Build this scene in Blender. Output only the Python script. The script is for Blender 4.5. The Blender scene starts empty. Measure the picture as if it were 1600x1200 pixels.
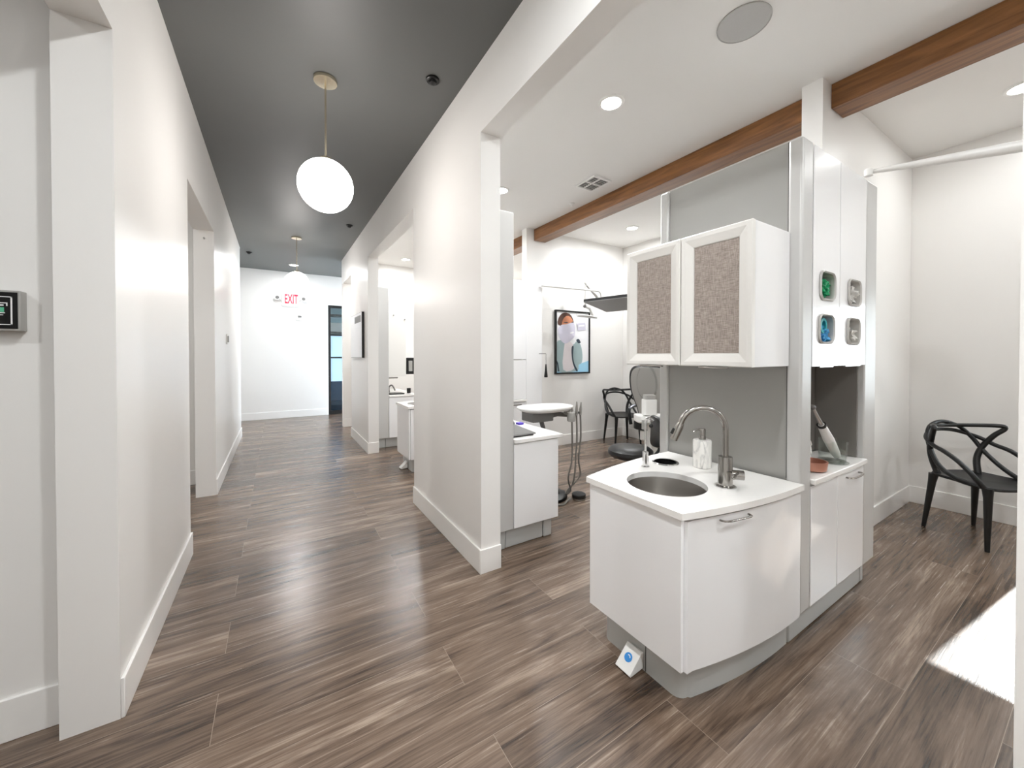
import bpy, bmesh, math, random
from mathutils import Vector, Matrix, noise
random.seed(4)
SC = bpy.context.scene
COL = SC.collection
PI = math.pi
H = 3.26          # ceiling
P = 3.54          # pitch of the treatment bays

# ------------------------------------------------------------------ materials
def lin(c):
    c = c / 255.0
    return c / 12.92 if c <= 0.04045 else ((c + 0.055) / 1.055) ** 2.4
def rgb(t): return (lin(t[0]), lin(t[1]), lin(t[2]), 1)

def mat(name, col, rough=0.5, metal=0.0, coat=0.0, var=0.03, vscale=3.0, bump=0.0, bscale=60.0, spec=0.5, emit=None, estr=0.0):
    m = bpy.data.materials.new(name); m.use_nodes = True
    nt = m.node_tree; N = nt.nodes; L = nt.links
    b = N['Principled BSDF']
    tc = N.new('ShaderNodeTexCoord')
    nz = N.new('ShaderNodeTexNoise'); nz.inputs['Scale'].default_value = vscale; nz.inputs['Detail'].default_value = 4
    L.new(tc.outputs['Object'], nz.inputs['Vector'])
    mx = N.new('ShaderNodeMix'); mx.data_type = 'RGBA'
    c = rgb(col)
    mx.inputs['A'].default_value = tuple(max(0, v * (1 - var)) for v in c[:3]) + (1,)
    mx.inputs['B'].default_value = tuple(min(1, v * (1 + var)) for v in c[:3]) + (1,)
    L.new(nz.outputs['Fac'], mx.inputs['Factor'])
    L.new(mx.outputs['Result'], b.inputs['Base Color'])
    b.inputs['Roughness'].default_value = rough
    b.inputs['Metallic'].default_value = metal
    b.inputs['Specular IOR Level'].default_value = spec
    b.inputs['Coat Weight'].default_value = coat
    b.inputs['Coat Roughness'].default_value = 0.05
    if bump > 0:
        n2 = N.new('ShaderNodeTexNoise'); n2.inputs['Scale'].default_value = bscale; n2.inputs['Detail'].default_value = 3
        L.new(tc.outputs['Object'], n2.inputs['Vector'])
        bp = N.new('ShaderNodeBump'); bp.inputs['Strength'].default_value = bump; bp.inputs['Distance'].default_value = 0.003
        L.new(n2.outputs['Fac'], bp.inputs['Height']); L.new(bp.outputs['Normal'], b.inputs['Normal'])
    if emit:
        b.inputs['Emission Color'].default_value = rgb(emit); b.inputs['Emission Strength'].default_value = estr
    return m

M = {}
M['wall'] = mat('wall_paint', (236, 234, 231), 0.33, bump=0.05, bscale=90, var=0.01, spec=0.5)
M['trim'] = mat('trim_paint', (240, 238, 235), 0.3, var=0.01)
M['ceil'] = mat('ceiling_paint', (233, 231, 228), 0.7, bump=0.08, bscale=120, var=0.01)
M['dark_ceil'] = mat('dark_ceiling_paint', (88, 89, 87), 0.5, bump=0.08, bscale=120, var=0.05)
M['white'] = mat('white_gloss_laminate', (246, 246, 247), 0.16, coat=0.5, var=0.006)
M['white_matt'] = mat('white_lacquer', (232, 230, 226), 0.35, var=0.01)
M['silver'] = mat('silver_grey_laminate', (198, 197, 195), 0.38, var=0.02, metal=0.1)
M['grey'] = mat('grey_back_panel', (158, 157, 153), 0.3, var=0.02)
M['dark_grey'] = mat('dark_grey_laminate', (122, 118, 113), 0.2, var=0.03)
M['plinth'] = mat('grey_plinth', (188, 189, 187), 0.4, var=0.02)
M['quartz'] = mat('white_quartz', (244, 242, 239), 0.22, var=0.02, vscale=40)
M['steel'] = mat('brushed_steel', (176, 173, 169), 0.3, metal=1.0, var=0.05)
M['nickel'] = mat('brushed_nickel', (162, 159, 155), 0.2, metal=1.0, var=0.05)
M['chrome'] = mat('chrome', (225, 225, 225), 0.06, metal=1.0, var=0.0)
M['cup'] = mat('satin_grey_metal', (196, 194, 190), 0.3, metal=0.35, var=0.02)
M['black'] = mat('black_plastic', (11, 11, 11), 0.38, var=0.05)
M['black_leather'] = mat('black_vinyl', (28, 28, 28), 0.35, var=0.1, bump=0.2, bscale=200)
M['seam'] = mat('dark_gap', (60, 58, 55), 0.6)
M['white_plastic'] = mat('white_plastic', (236, 235, 232), 0.35, var=0.01)
M['grey_plastic'] = mat('grey_plastic', (170, 168, 164), 0.4, var=0.02)
M['mid_grey'] = mat('mid_grey_plastic', (112, 110, 108), 0.45, var=0.05)
M['hose'] = mat('grey_hose', (120, 116, 110), 0.5, var=0.05)
M['brass'] = mat('champagne_metal', (214, 203, 180), 0.25, metal=0.9, var=0.02)
M['speaker'] = mat('speaker_mesh', (178, 176, 174), 0.8, var=0.1, vscale=400)
M['red'] = mat('sign_red', (214, 22, 58), 0.4, emit=(214, 22, 58), estr=0.3)
M['green'] = mat('green_nitrile', (12, 150, 96), 0.4, var=0.15, vscale=20)
M['blue'] = mat('blue_nitrile', (74, 160, 214), 0.4, var=0.15, vscale=20)
M['teal'] = mat('teal_paper', (54, 168, 176), 0.5, var=0.1)
M['tissue'] = mat('white_tissue', (222, 220, 216), 0.7, var=0.08, vscale=30)
M['copper'] = mat('copper_pink', (196, 140, 120), 0.35, metal=0.4, var=0.05)
M['purple'] = mat('purple_paper', (92, 70, 190), 0.5)
M['blue_logo'] = mat('logo_blue', (48, 140, 216), 0.4)
M['sign_green'] = mat('sign_green', (96, 190, 150), 0.4)
M['white_ink'] = mat('white_ink', (235, 235, 235), 0.5)
M['globe'] = mat('opal_glass', (250, 248, 245), 0.25, emit=(255, 250, 246), estr=11.0)
M['lamp'] = mat('lamp_glow', (255, 255, 255), 0.4, emit=(255, 250, 243), estr=14)
M['screen'] = mat('grey_screen', (150, 150, 150), 0.3)
M['frost'] = mat('frosted_film', (176, 206, 232), 0.4)
M['blue_glass'] = None
M['skin'] = mat('print_skin', (214, 140, 104), 0.5, var=0.1)
M['hair'] = mat('print_hair', (84, 54, 42), 0.5, var=0.3, vscale=30)
M['mask'] = mat('print_mask', (206, 203, 218), 0.5, var=0.06, vscale=15)
M['coat'] = mat('print_coat', (160, 180, 182), 0.5, var=0.08, vscale=10)
M['shirt'] = mat('print_shirt', (226, 218, 220), 0.5, var=0.05)
M['paper'] = mat('print_paper', (238, 238, 240), 0.3)
M['print_blue'] = mat('print_blue', (160, 212, 238), 0.5, var=0.1)
M['ink'] = mat('print_ink', (46, 60, 72), 0.5)
M['bulb_dark'] = mat('lens_dark', (110, 108, 106), 0.3)

def glass_mat(name, tint, gloss=0.08, rough=0.02):
    m = bpy.data.materials.new(name); m.use_nodes = True
    nt = m.node_tree; N = nt.nodes; L = nt.links
    N.remove(N['Principled BSDF'])
    tr = N.new('ShaderNodeBsdfTransparent'); tr.inputs['Color'].default_value = tint + (1,)
    gl = N.new('ShaderNodeBsdfGlossy'); gl.inputs['Roughness'].default_value = rough
    lw = N.new('ShaderNodeLayerWeight'); lw.inputs['Blend'].default_value = 0.5
    pw = N.new('ShaderNodeMath'); pw.operation = 'POWER'; pw.inputs[1].default_value = 3.0; L.new(lw.outputs['Facing'], pw.inputs[0])
    fr = N.new('ShaderNodeMapRange'); fr.inputs['To Min'].default_value = 0.05; fr.inputs['To Max'].default_value = 0.55; L.new(pw.outputs[0], fr.inputs['Value'])
    mx = N.new('ShaderNodeMixShader')
    L.new(fr.outputs['Result'], mx.inputs['Fac']); L.new(tr.outputs[0], mx.inputs[1]); L.new(gl.outputs[0], mx.inputs[2])
    L.new(mx.outputs[0], N['Material Output'].inputs['Surface'])
    return m
M['glass'] = glass_mat('clear_glass', (0.96, 0.98, 0.97))
M['tinted'] = glass_mat('tinted_glass', (0.30, 0.30, 0.31))
M['blue_glass'] = glass_mat('blue_tinted_glass', (0.25, 0.52, 0.72))
M['teal_wall'] = mat('teal_wall_paint', (92, 122, 130), 0.6)
M['film'] = glass_mat('clear_plastic_film', (0.86, 0.87, 0.86), rough=0.12)

def wood_floor():
    m = bpy.data.materials.new('vinyl_plank_floor'); m.use_nodes = True
    nt = m.node_tree; N = nt.nodes; L = nt.links; b = N['Principled BSDF']
    tc = N.new('ShaderNodeTexCoord')
    mp = N.new('ShaderNodeMapping'); mp.inputs['Location'].default_value = (0.21, 0.03, 0)
    L.new(tc.outputs['Object'], mp.inputs['Vector'])
    br = N.new('ShaderNodeTexBrick')
    br.inputs['Scale'].default_value = 1.0; br.inputs['Brick Width'].default_value = 1.55; br.inputs['Row Height'].default_value = 0.249
    br.inputs['Mortar Size'].default_value = 0.0012; br.inputs['Mortar Smooth'].default_value = 0.3; br.inputs['Bias'].default_value = 0.0
    br.offset = 0.43; br.offset_frequency = 2
    br.inputs['Color1'].default_value = (0, 0, 0, 1); br.inputs['Color2'].default_value = (1, 1, 1, 1); br.inputs['Mortar'].default_value = (0.5, 0.5, 0.5, 1)
    L.new(mp.outputs['Vector'], br.inputs['Vector'])
    def math_(op, a=None, v=None, a2=None):
        n = N.new('ShaderNodeMath'); n.operation = op
        if a is not None: L.new(a, n.inputs[0])
        if a2 is not None: L.new(a2, n.inputs[1])
        elif v is not None: n.inputs[1].default_value = v
        return n.outputs[0]
    w = math_('MULTIPLY', br.outputs['Color'], 37.0)
    # grain : noise stretched along the plank (X)
    def grain(sx, sy, detail, dist):
        mp2 = N.new('ShaderNodeMapping'); mp2.inputs['Scale'].default_value = (sx, sy, 1)
        L.new(tc.outputs['Object'], mp2.inputs['Vector'])
        n = N.new('ShaderNodeTexNoise'); n.noise_dimensions = '4D'
        n.inputs['Scale'].default_value = 1.0; n.inputs['Detail'].default_value = detail; n.inputs['Roughness'].default_value = 0.62
        n.inputs['Distortion'].default_value = dist
        L.new(mp2.outputs[0], n.inputs['Vector']); L.new(w, n.inputs['W'])
        return n.outputs['Fac']
    g1 = grain(0.75, 6.5, 6, 2.2)      # broad cathedral figure
    g2 = grain(2.2, 95.0, 5, 0.7)     # fine streaks
    g3 = grain(7.0, 330.0, 3, 0.3)    # ticks
    s = math_('ADD', math_('MULTIPLY', g1, 0.70), None, math_('MULTIPLY', g2, 0.42))
    s = math_('ADD', s, None, math_('MULTIPLY', br.outputs['Color'], 0.11))
    cr = N.new('ShaderNodeValToRGB'); e = cr.color_ramp.elements
    e[0].position = 0.44; e[0].color = rgb((50, 39, 32)); e[1].position = 0.80; e[1].color = rgb((168, 150, 134))
    x = e.new(0.52); x.color = rgb((86, 70, 58)); x = e.new(0.66); x.color = rgb((122, 103, 88))
    L.new(s, cr.inputs['Fac'])
    # dark ticks
    tk = N.new('ShaderNodeMapRange'); tk.inputs['From Min'].default_value = 0.56; tk.inputs['From Max'].default_value = 0.74
    tk.inputs['To Min'].default_value = 1.0; tk.inputs['To Max'].default_value = 0.5
    L.new(g3, tk.inputs['Value'])
    mm = N.new('ShaderNodeMix'); mm.data_type = 'RGBA'; mm.blend_type = 'MULTIPLY'; mm.inputs['Factor'].default_value = 1
    L.new(cr.outputs['Color'], mm.inputs['A']); L.new(tk.outputs['Result'], mm.inputs['B'])
    mo = N.new('ShaderNodeMix'); mo.data_type = 'RGBA'
    L.new(br.outputs['Fac'], mo.inputs['Factor']); L.new(mm.outputs['Result'], mo.inputs['A']); mo.inputs['B'].default_value = rgb((150, 132, 116))
    L.new(mo.outputs['Result'], b.inputs['Base Color'])
    rr = N.new('ShaderNodeMapRange'); rr.inputs['To Min'].default_value = 0.17; rr.inputs['To Max'].default_value = 0.33
    L.new(g2, rr.inputs['Value']); L.new(rr.outputs['Result'], b.inputs['Roughness'])
    bp = N.new('ShaderNodeBump'); bp.inputs['Strength'].default_value = 0.25; bp.inputs['Distance'].default_value = 0.002
    hh = math_('ADD', math_('MULTIPLY', g2, 0.8), None, math_('MULTIPLY', g3, 0.5))
    hh = math_('SUBTRACT', hh, None, math_('MULTIPLY', br.outputs['Fac'], 0.6))
    L.new(hh, bp.inputs['Height']); L.new(bp.outputs['Normal'], b.inputs['Normal'])
    b.inputs['Specular IOR Level'].default_value = 0.75
    return m
M['floor'] = wood_floor()

def wood_beam():
    m = bpy.data.materials.new('stained_beam_wood'); m.use_nodes = True
    nt = m.node_tree; N = nt.nodes; L = nt.links; b = N['Principled BSDF']
    tc = N.new('ShaderNodeTexCoord'); mp = N.new('ShaderNodeMapping'); mp.inputs['Scale'].default_value = (14, 1.1, 14)
    L.new(tc.outputs['Object'], mp.inputs['Vector'])
    n = N.new('ShaderNodeTexNoise'); n.inputs['Scale'].default_value = 1.6; n.inputs['Detail'].default_value = 6; n.inputs['Distortion'].default_value = 1.2
    L.new(mp.outputs[0], n.inputs['Vector'])
    cr = N.new('ShaderNodeValToRGB'); e = cr.color_ramp.elements
    e[0].position = 0.3; e[0].color = rgb((96, 57, 22)); e[1].position = 0.75; e[1].color = rgb((146, 99, 56))
    L.new(n.outputs['Fac'], cr.inputs['Fac']); L.new(cr.outputs[0], b.inputs['Base Color']); b.inputs['Roughness'].default_value = 0.38
    return m
M['beam'] = wood_beam()

def fabric():
    m = bpy.data.materials.new('woven_grasscloth'); m.use_nodes = True
    nt = m.node_tree; N = nt.nodes; L = nt.links; b = N['Principled BSDF']
    tc = N.new('ShaderNodeTexCoord')
    outs = []
    for sc_ in ((1, 30, 380), (1, 380, 30)):
        mp = N.new('ShaderNodeMapping'); mp.inputs['Scale'].default_value = sc_
        L.new(tc.outputs['Object'], mp.inputs['Vector'])
        n = N.new('ShaderNodeTexNoise'); n.inputs['Scale'].default_value = 1.0; n.inputs['Detail'].default_value = 3
        L.new(mp.outputs[0], n.inputs['Vector']); outs.append(n.outputs['Fac'])
    a = N.new('ShaderNodeMath'); a.operation = 'ADD'; L.new(outs[0], a.inputs[0]); L.new(outs[1], a.inputs[1])
    cr = N.new('ShaderNodeValToRGB'); e = cr.color_ramp.elements
    e[0].position = 0.72; e[0].color = rgb((138, 127, 120)); e[1].position = 1.0; e[1].color = rgb((178, 166, 158))
    h = N.new('ShaderNodeMath'); h.operation = 'MULTIPLY'; h.inputs[1].default_value = 0.86; L.new(a.outputs[0], h.inputs[0])
    L.new(h.outputs[0], cr.inputs['Fac']); L.new(cr.outputs[0], b.inputs['Base Color']); b.inputs['Roughness'].default_value = 0.8
    return m
M['fabric'] = fabric()

def marble():
    m = bpy.data.materials.new('white_marble'); m.use_nodes = True
    nt = m.node_tree; N = nt.nodes; L = nt.links; b = N['Principled BSDF']
    tc = N.new('ShaderNodeTexCoord'); mp = N.new('ShaderNodeMapping'); mp.inputs['Scale'].default_value = (26, 26, 7)
    L.new(tc.outputs['Object'], mp.inputs['Vector'])
    n = N.new('ShaderNodeTexNoise'); n.inputs['Scale'].default_value = 1; n.inputs['Detail'].default_value = 5; n.inputs['Distortion'].default_value = 2
    L.new(mp.outputs[0], n.inputs['Vector'])
    cr = N.new('ShaderNodeValToRGB'); e = cr.color_ramp.elements
    e[0].position = 0.33; e[0].color = rgb((196, 195, 192)); e[1].position = 0.5; e[1].color = rgb((240, 238, 234))
    L.new(n.outputs['Fac'], cr.inputs['Fac']); L.new(cr.outputs[0], b.inputs['Base Color']); b.inputs['Roughness'].default_value = 0.25
    return m
M['marble'] = marble()

# ------------------------------------------------------------------ mesh helpers
class B:
    def __init__(s): s.bm = bmesh.new(); s.mi = 0
    def _tag(s, faces):
        for f in faces: f.material_index = s.mi
    def box(s, x0, x1, y0, y1, z0, z1):
        v = [s.bm.verts.new((x, y, z)) for z in (z0, z1) for y in (y0, y1) for x in (x0, x1)]
        q = [(0, 2, 3, 1), (4, 5, 7, 6), (0, 1, 5, 4), (2, 6, 7, 3), (0, 4, 6, 2), (1, 3, 7, 5)]
        s._tag([s.bm.faces.new([v[i] for i in f]) for f in q]); return s
    def rings(s, rings, cap0=True, cap1=True, closed=False):
        R = [[s.bm.verts.new(p) for p in r] for r in rings]
        n = len(R[0]); fs = []
        seq = list(zip(R, R[1:])) + ([(R[-1], R[0])] if closed else [])
        for a, b in seq:
            for i in range(n):
                j = (i + 1) % n
                fs.append(s.bm.faces.new((a[i], a[j], b[j], b[i])))
        if cap0 and not closed: fs.append(s.bm.faces.new(R[0][::-1]))
        if cap1 and not closed: fs.append(s.bm.faces.new(R[-1]))
        s._tag(fs); return s
    def tube(s, pts, r, n=10, closed=False, flat=1.0):
        pts = [Vector(p) for p in pts]; k = len(pts)
        rs = r if isinstance(r, (list, tuple)) else [r] * k
        t0 = (pts[1] - pts[0]).normalized()
        up = Vector((0, 0, 1)) if abs(t0.z) < 0.9 else Vector((1, 0, 0))
        nrm = (up - t0 * up.dot(t0)).normalized(); rings = []
        for i in range(k):
            if closed: t = (pts[(i + 1) % k] - pts[i - 1]).normalized()
            elif i == 0: t = t0
            elif i == k - 1: t = (pts[-1] - pts[-2]).normalized()
            else: t = (pts[i + 1] - pts[i - 1]).normalized()
            nrm = (nrm - t * nrm.dot(t)).normalized(); bi = t.cross(nrm)
            rings.append([pts[i] + (nrm * math.cos(a) * flat + bi * math.sin(a)) * rs[i] for a in [2 * PI * j / n for j in range(n)]])
        return s.rings(rings, closed=closed)
    def cyl(s, p, q, r, r2=None, n=24): return s.tube([p, q], [r, r if r2 is None else r2], n)
    def lathe(s, prof, c=(0, 0, 0), n=32, cap0=True, cap1=True, sx=1, sy=1):
        rings = [[(c[0] + max(r, 1e-5) * math.cos(2 * PI * j / n) * sx, c[1] + max(r, 1e-5) * math.sin(2 * PI * j / n) * sy, c[2] + z) for j in range(n)] for r, z in prof]
        return s.rings(rings, cap0, cap1)
    def prism(s, poly, z0, z1, top=True, bottom=True):
        return s.rings([[(x, y, z0) for x, y in poly], [(x, y, z1) for x, y in poly]], bottom, top)
    def plate(s, outer, holes, d0, d1, f):
        """flat plate with holes: outlines in 2-D, f(u, v, d) -> 3-D"""
        bm2 = bmesh.new(); loops = []; flat_ = []
        for lp in [outer] + holes:
            vs = [bm2.verts.new((u, v, 0)) for u, v in lp]; base = len(flat_)
            loops.append([base + i for i in range(len(lp))]); flat_ += list(lp)
            for i in range(len(vs)): bm2.edges.new((vs[i], vs[(i + 1) % len(vs)]))
        bm2.verts.index_update()
        bmesh.ops.triangle_fill(bm2, use_beauty=True, use_dissolve=False, edges=bm2.edges[:], normal=(0, 0, 1))
        tris = [[v.index for v in fc.verts] for fc in bm2.faces]; bm2.free()
        A = [s.bm.verts.new(f(u, v, d0)) for u, v in flat_]; C = [s.bm.verts.new(f(u, v, d1)) for u, v in flat_]
        fs = []
        for t in tris:
            fs.append(s.bm.faces.new([A[i] for i in t])); fs.append(s.bm.faces.new([C[i] for i in t]))
        for K in loops:
            for i in range(len(K)):
                j = K[(i + 1) % len(K)]; fs.append(s.bm.faces.new((A[K[i]], A[j], C[j], C[K[i]])))
        s._tag(fs); return s
    def ball(s, c, r, sx=1, sy=1, sz=1, n=24, m=14):
        prof = [(r * math.sin(PI * i / m), -r * math.cos(PI * i / m)) for i in range(m + 1)]
        rings = [[(c[0] + max(q, 1e-5) * math.cos(2 * PI * j / n) * sx, c[1] + max(q, 1e-5) * math.sin(2 * PI * j / n) * sy, c[2] + z * sz) for j in range(n)] for q, z in prof]
        return s.rings(rings)
    def flat(s, pts):
        s._tag([s.bm.faces.new([s.bm.verts.new(p) for p in pts])]); return s
    def crumple(s, c, r, sx, sy, sz, amp, seed):
        b = bmesh.new(); bmesh.ops.create_icosphere(b, subdivisions=4, radius=1)
        mp = {}
        for v in b.verts:
            d = v.co.normalized(); o = d * 2.3 + Vector((seed * 7.1, seed * 3.3, 0))
            k = 1 + amp * noise.noise(o) + amp * 0.8 * noise.noise(o * 2.7) + amp * 0.5 * noise.noise(o * 6)
            mp[v] = s.bm.verts.new((c[0] + d.x * k * r * sx, c[1] + d.y * k * r * sy, c[2] + d.z * k * r * sz))
        s._tag([s.bm.faces.new([mp[v] for v in f.verts]) for f in b.faces]); b.free(); return s
    def map(s, fn):
        for v in s.bm.verts: v.co = fn(v.co)
        return s

OFF = {}
def obj(name, b, m, parent=None, bevel=0.0, seg=2, ang=0.6, local=False):
    bm = b.bm
    bmesh.ops.recalc_face_normals(bm, faces=bm.faces[:])
    for f in bm.faces: f.smooth = True
    for e in bm.edges:
        if len(e.link_faces) != 2 or e.calc_face_angle(0) > ang: e.smooth = False
    me = bpy.data.meshes.new(name)
    off = Vector((0, 0, 0))
    if parent is not None: off = OFF.get(parent.name, off)
    if off.length > 0:
        for v in bm.verts: v.co -= off
    bm.to_mesh(me); bm.free()
    for k in (m if isinstance(m, (list, tuple)) else [m]): me.materials.append(M[k])
    o = bpy.data.objects.new(name, me); COL.objects.link(o)
    if parent is not None:
        o.parent = parent; OFF[o.name] = off
    if bevel > 0:
        md = o.modifiers.new('bevel', 'BEVEL'); md.width = bevel; md.segments = seg; md.limit_method = 'ANGLE'; md.angle_limit = 0.6
        md.harden_normals = False
    return o
def thing(name, label, cat, loc=(0, 0, 0), rotz=0.0, group=None, local=False):
    o = bpy.data.objects.new(name, None); COL.objects.link(o); o.empty_display_size = 0.05
    o.location = loc; o.rotation_euler = (0, 0, rotz)
    OFF[o.name] = Vector((0, 0, 0)) if local else Vector(loc)
    return tag(o, label, cat, group)
def tag(o, label, cat, group=None):
    o['label'] = label; o['category'] = cat
    if group: o['group'] = group
    return o
def struct(name, b, m, bevel=0.0):
    o = obj(name, b, m, bevel=bevel); o['kind'] = 'structure'; return o
def dup(root, loc, rotz=None, label=None, group=None, skip=()):
    r = root.copy(); COL.objects.link(r); r.location = loc
    if rotz is not None: r.rotation_euler = (0, 0, rotz)
    if label: r['label'] = label
    if group: r['group'] = group
    for ch in list(root.children):
        if ch.name.split('.')[0] in skip: continue
        c = ch.copy(); COL.objects.link(c); c.parent = r
        for g in ch.children:
            if g.name.split('.')[0] in skip: continue
            d = g.copy(); COL.objects.link(d); d.parent = c
    return r
def catmull(pts, n=6, closed=False):
    p = [Vector(q) for q in pts]; out = []; k = len(p)
    rng = range(k) if closed else range(k - 1)
    for i in rng:
        a = p[(i - 1) % k] if (closed or i > 0) else p[0]
        b = p[i]; c = p[(i + 1) % k]
        d = p[(i + 2) % k] if (closed or i + 2 < k) else p[-1]
        for j in range(n):
            t = j / n
            out.append(0.5 * ((2 * b) + (c - a) * t + (2 * a - 5 * b + 4 * c - d) * t * t + (3 * b - a - 3 * c + d) * t ** 3))
    if not closed: out.append(p[-1])
    return out
def rrect(u0, u1, v0, v1, r, n=5):
    out = []
    for cu, cv, a0 in ((u1 - r, v0 + r, -PI / 2), (u1 - r, v1 - r, 0), (u0 + r, v1 - r, PI / 2), (u0 + r, v0 + r, PI)):
        for i in range(n + 1):
            a = a0 + PI / 2 * i / n; out.append((cu + r * math.cos(a), cv + r * math.sin(a)))
    return out
def circ(cx, cy, r, n=40): return [(cx + r * math.cos(2 * PI * i / n), cy + r * math.sin(2 * PI * i / n)) for i in range(n)]

XL, XR, XRB, XO = -0.516, 1.111, 1.253, 5.15
# ------------------------------------------------------------------ setting
struct('floor', B().box(-4, 7, -4.2, 13, -0.1, 0), 'floor')
struct('ceiling_corridor', B().box(XL, XR, -4.2, 8.15, H, H + 0.1).box(-4, 4.2, 8.15, 9.88, H, H + 0.1), 'dark_ceil')
struct('ceiling_bay', B().box(XR + 0.002, XO + 0.2, -4.2, 8.148, H, H + 0.1), 'ceil')
struct('ceiling_side', B().box(-4, XL - 0.002, -4.2, 8.148, H, H + 0.1), 'ceil')
b = B()
b.box(XL - 0.16, XL, 2.025, 3.45, 0, H); b.box(XL - 0.16, XL, 4.79, 8.04, 0, H); b.box(XL - 0.16, XL, -4.2, 0.7, 0, H)
b.box(XL - 0.16, XL, 0.7, 2.025, 2.63, H); b.box(XL - 0.16, XL, 3.45, 4.79, 2.63, H)
struct('wall_left', b, 'wall')
b = B()
b.box(XR, XRB, 2.163, 3.553, 0, H); b.box(XR, XRB, 5.65, 7.058, 0, H); b.box(XR, XRB, 8.03, 8.15, 0, H); b.box(XR, XRB, -4.2, 0.097, 0, H)
b.box(XR, XRB, 0.097, 2.163, 2.815, H); b.box(XR, XRB, 3.553, 5.65, 2.79, H); b.box(XR, XRB, 7.058, 8.03, 2.79, H)
struct('wall_right', b, 'wall')
GX0, GX1, GZ = 1.05, 2.05, 2.58           # glazed door opening in the far wall
b = B().box(-4, GX0, 9.88, 10.0, 0, H).box(GX1, 4.2, 9.88, 10.0, 0, H).box(GX0, GX1, 9.88, 10.0, GZ, H)
struct('wall_far', b, 'wall')
struct('wall_back', B().box(-4, 7, -4.35, -4.2, 0, H), 'wall')
for y0, x0 in ((1.08, 3.12), (4.62, 3.12), (8.03, XRB + 0.002)):
    struct('wall_partition', B().box(x0, XO - 0.002, y0, y0 + 0.12, 0, H), 'wall')
struct('wall_partition', B().box(2.4, XO - 0.002, -2.46, -2.34, 0, H), 'wall')
# outer wall with one window per bay
WIN = [(-0.36, 0.214), (3.18, 3.70)]
WZ0, WZ1 = 0.95, 1.95
b = B(); y = -4.2
for a, c in WIN:
    b.box(XO, XO + 0.15, y, a, 0, H); b.box(XO, XO + 0.15, a, c, 0, WZ0); b.box(XO, XO + 0.15, a, c, WZ1, H); y = c
b.box(XO, XO + 0.15, y, 8.15, 0, H)
struct('wall_outer', b, 'wall')
for i, (a, c) in enumerate(WIN):
    b = B()
    for q in ((a + 0.002, a + 0.03, WZ0, WZ1), (c - 0.03, c - 0.002, WZ0, WZ1)): b.box(XO + 0.05, XO + 0.09, q[0], q[1], q[2] + 0.002, q[3] - 0.002)
    b.box(XO + 0.05, XO + 0.09, a + 0.03, c - 0.03, WZ0 + 0.002, WZ0 + 0.03).box(XO + 0.05, XO + 0.09, a + 0.03, c - 0.03, WZ1 - 0.03, WZ1 - 0.002)
    w = struct('window_%d' % (i + 1), b, 'trim')
    g = obj('pane', B().box(XO + 0.066, XO + 0.072, a + 0.03, c - 0.03, WZ0 + 0.03, WZ1 - 0.03), 'glass' if i == 0 else 'tinted', w)
# rooms on the left, cross corridor ends
struct('wall_nook', B().box(-4, XL - 0.162, 2.13, 2.25, 0, H), 'wall')
struct('wall_nook', B().box(-4, XL - 0.162, 5.3, 5.42, 0, H), 'wall')
struct('wall_nook', B().box(-4, XL - 0.162, 8.03, 8.15, 0, H), 'wall')
struct('wall_west', B().box(-4.12, -4.0, -4.2, 10, 0, H), 'wall')
b = B().box(4.2, 4.32, 8.15, 8.4, 0, H).box(4.2, 4.32, 9.6, 10, 0, H).box(4.2, 4.32, 8.4, 9.6, 1.95, H).box(4.2, 4.32, 8.4, 9.6, 0, 0.1)
struct('wall_east', b, 'wall')
w = struct('window_3', B().box(4.24, 4.28, 8.402, 8.45, 0.102, 1.948).box(4.24, 4.28, 9.55, 9.598, 0.102, 1.948).box(4.24, 4.28, 8.45, 9.55, 0.102, 0.15).box(4.24, 4.28, 8.45, 9.55, 1.90, 1.948), 'black')  # unseen window, added as a setting for the daylight lamp
obj('pane', B().box(4.257, 4.263, 8.45, 9.55, 0.15, 1.90), 'tinted', w)  # dark tint added to hold back the sun
# room seen through the far glazing
struct('wall_beyond', B().box(0.2, 3.4, 12.9, 13, 0, H).box(0.2, 0.3, 10.0, 12.9, 0, H).box(3.4, 3.5, 10.0, 12.9, 0, H), 'teal_wall')
struct('ceiling_beyond', B().box(0.2, 3.5, 10.0, 13, H, H + 0.1), 'dark_ceil')

# baseboards
BH, BT = 0.155, 0.013
def bb(name, segs):
    b = B()
    for s_ in segs:
        b.box(*s_, 0.0, BH)
        x0, x1, y0, y1 = s_
    struct(name, b, 'trim', bevel=0.003)
bb('baseboard_left', [(XL, XL + BT, 2.025, 3.45), (XL, XL + BT, 4.79, 8.04)])
bb('baseboard_right', [(XR - BT, XR, 2.163, 3.553), (XR - BT, XRB, 2.163 - BT, 2.163), (XR - BT, XR, 5.65, 7.058), (XR - BT, XRB, 5.65 - BT, 5.65), (XR, XRB, 8.03 - BT, 8.03)])
bb('baseboard_far', [(-4, GX0 - 0.02, 9.88 - BT, 9.88)])
bb('baseboard_partition', [(3.13, XO - BT, 1.08 - BT, 1.08), (3.13, XO - BT, 4.62 - BT, 4.62)])
bb('baseboard_outer', [(XO - BT, XO, -2.3, 1.08), (XO - BT, XO, 1.2, 4.62)])
bb('baseboard_nook', [(-3.9, XL - 0.17, 2.13 - BT, 2.13), (-3.9, XL - 0.17, 5.3 - BT, 5.3)])

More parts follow.
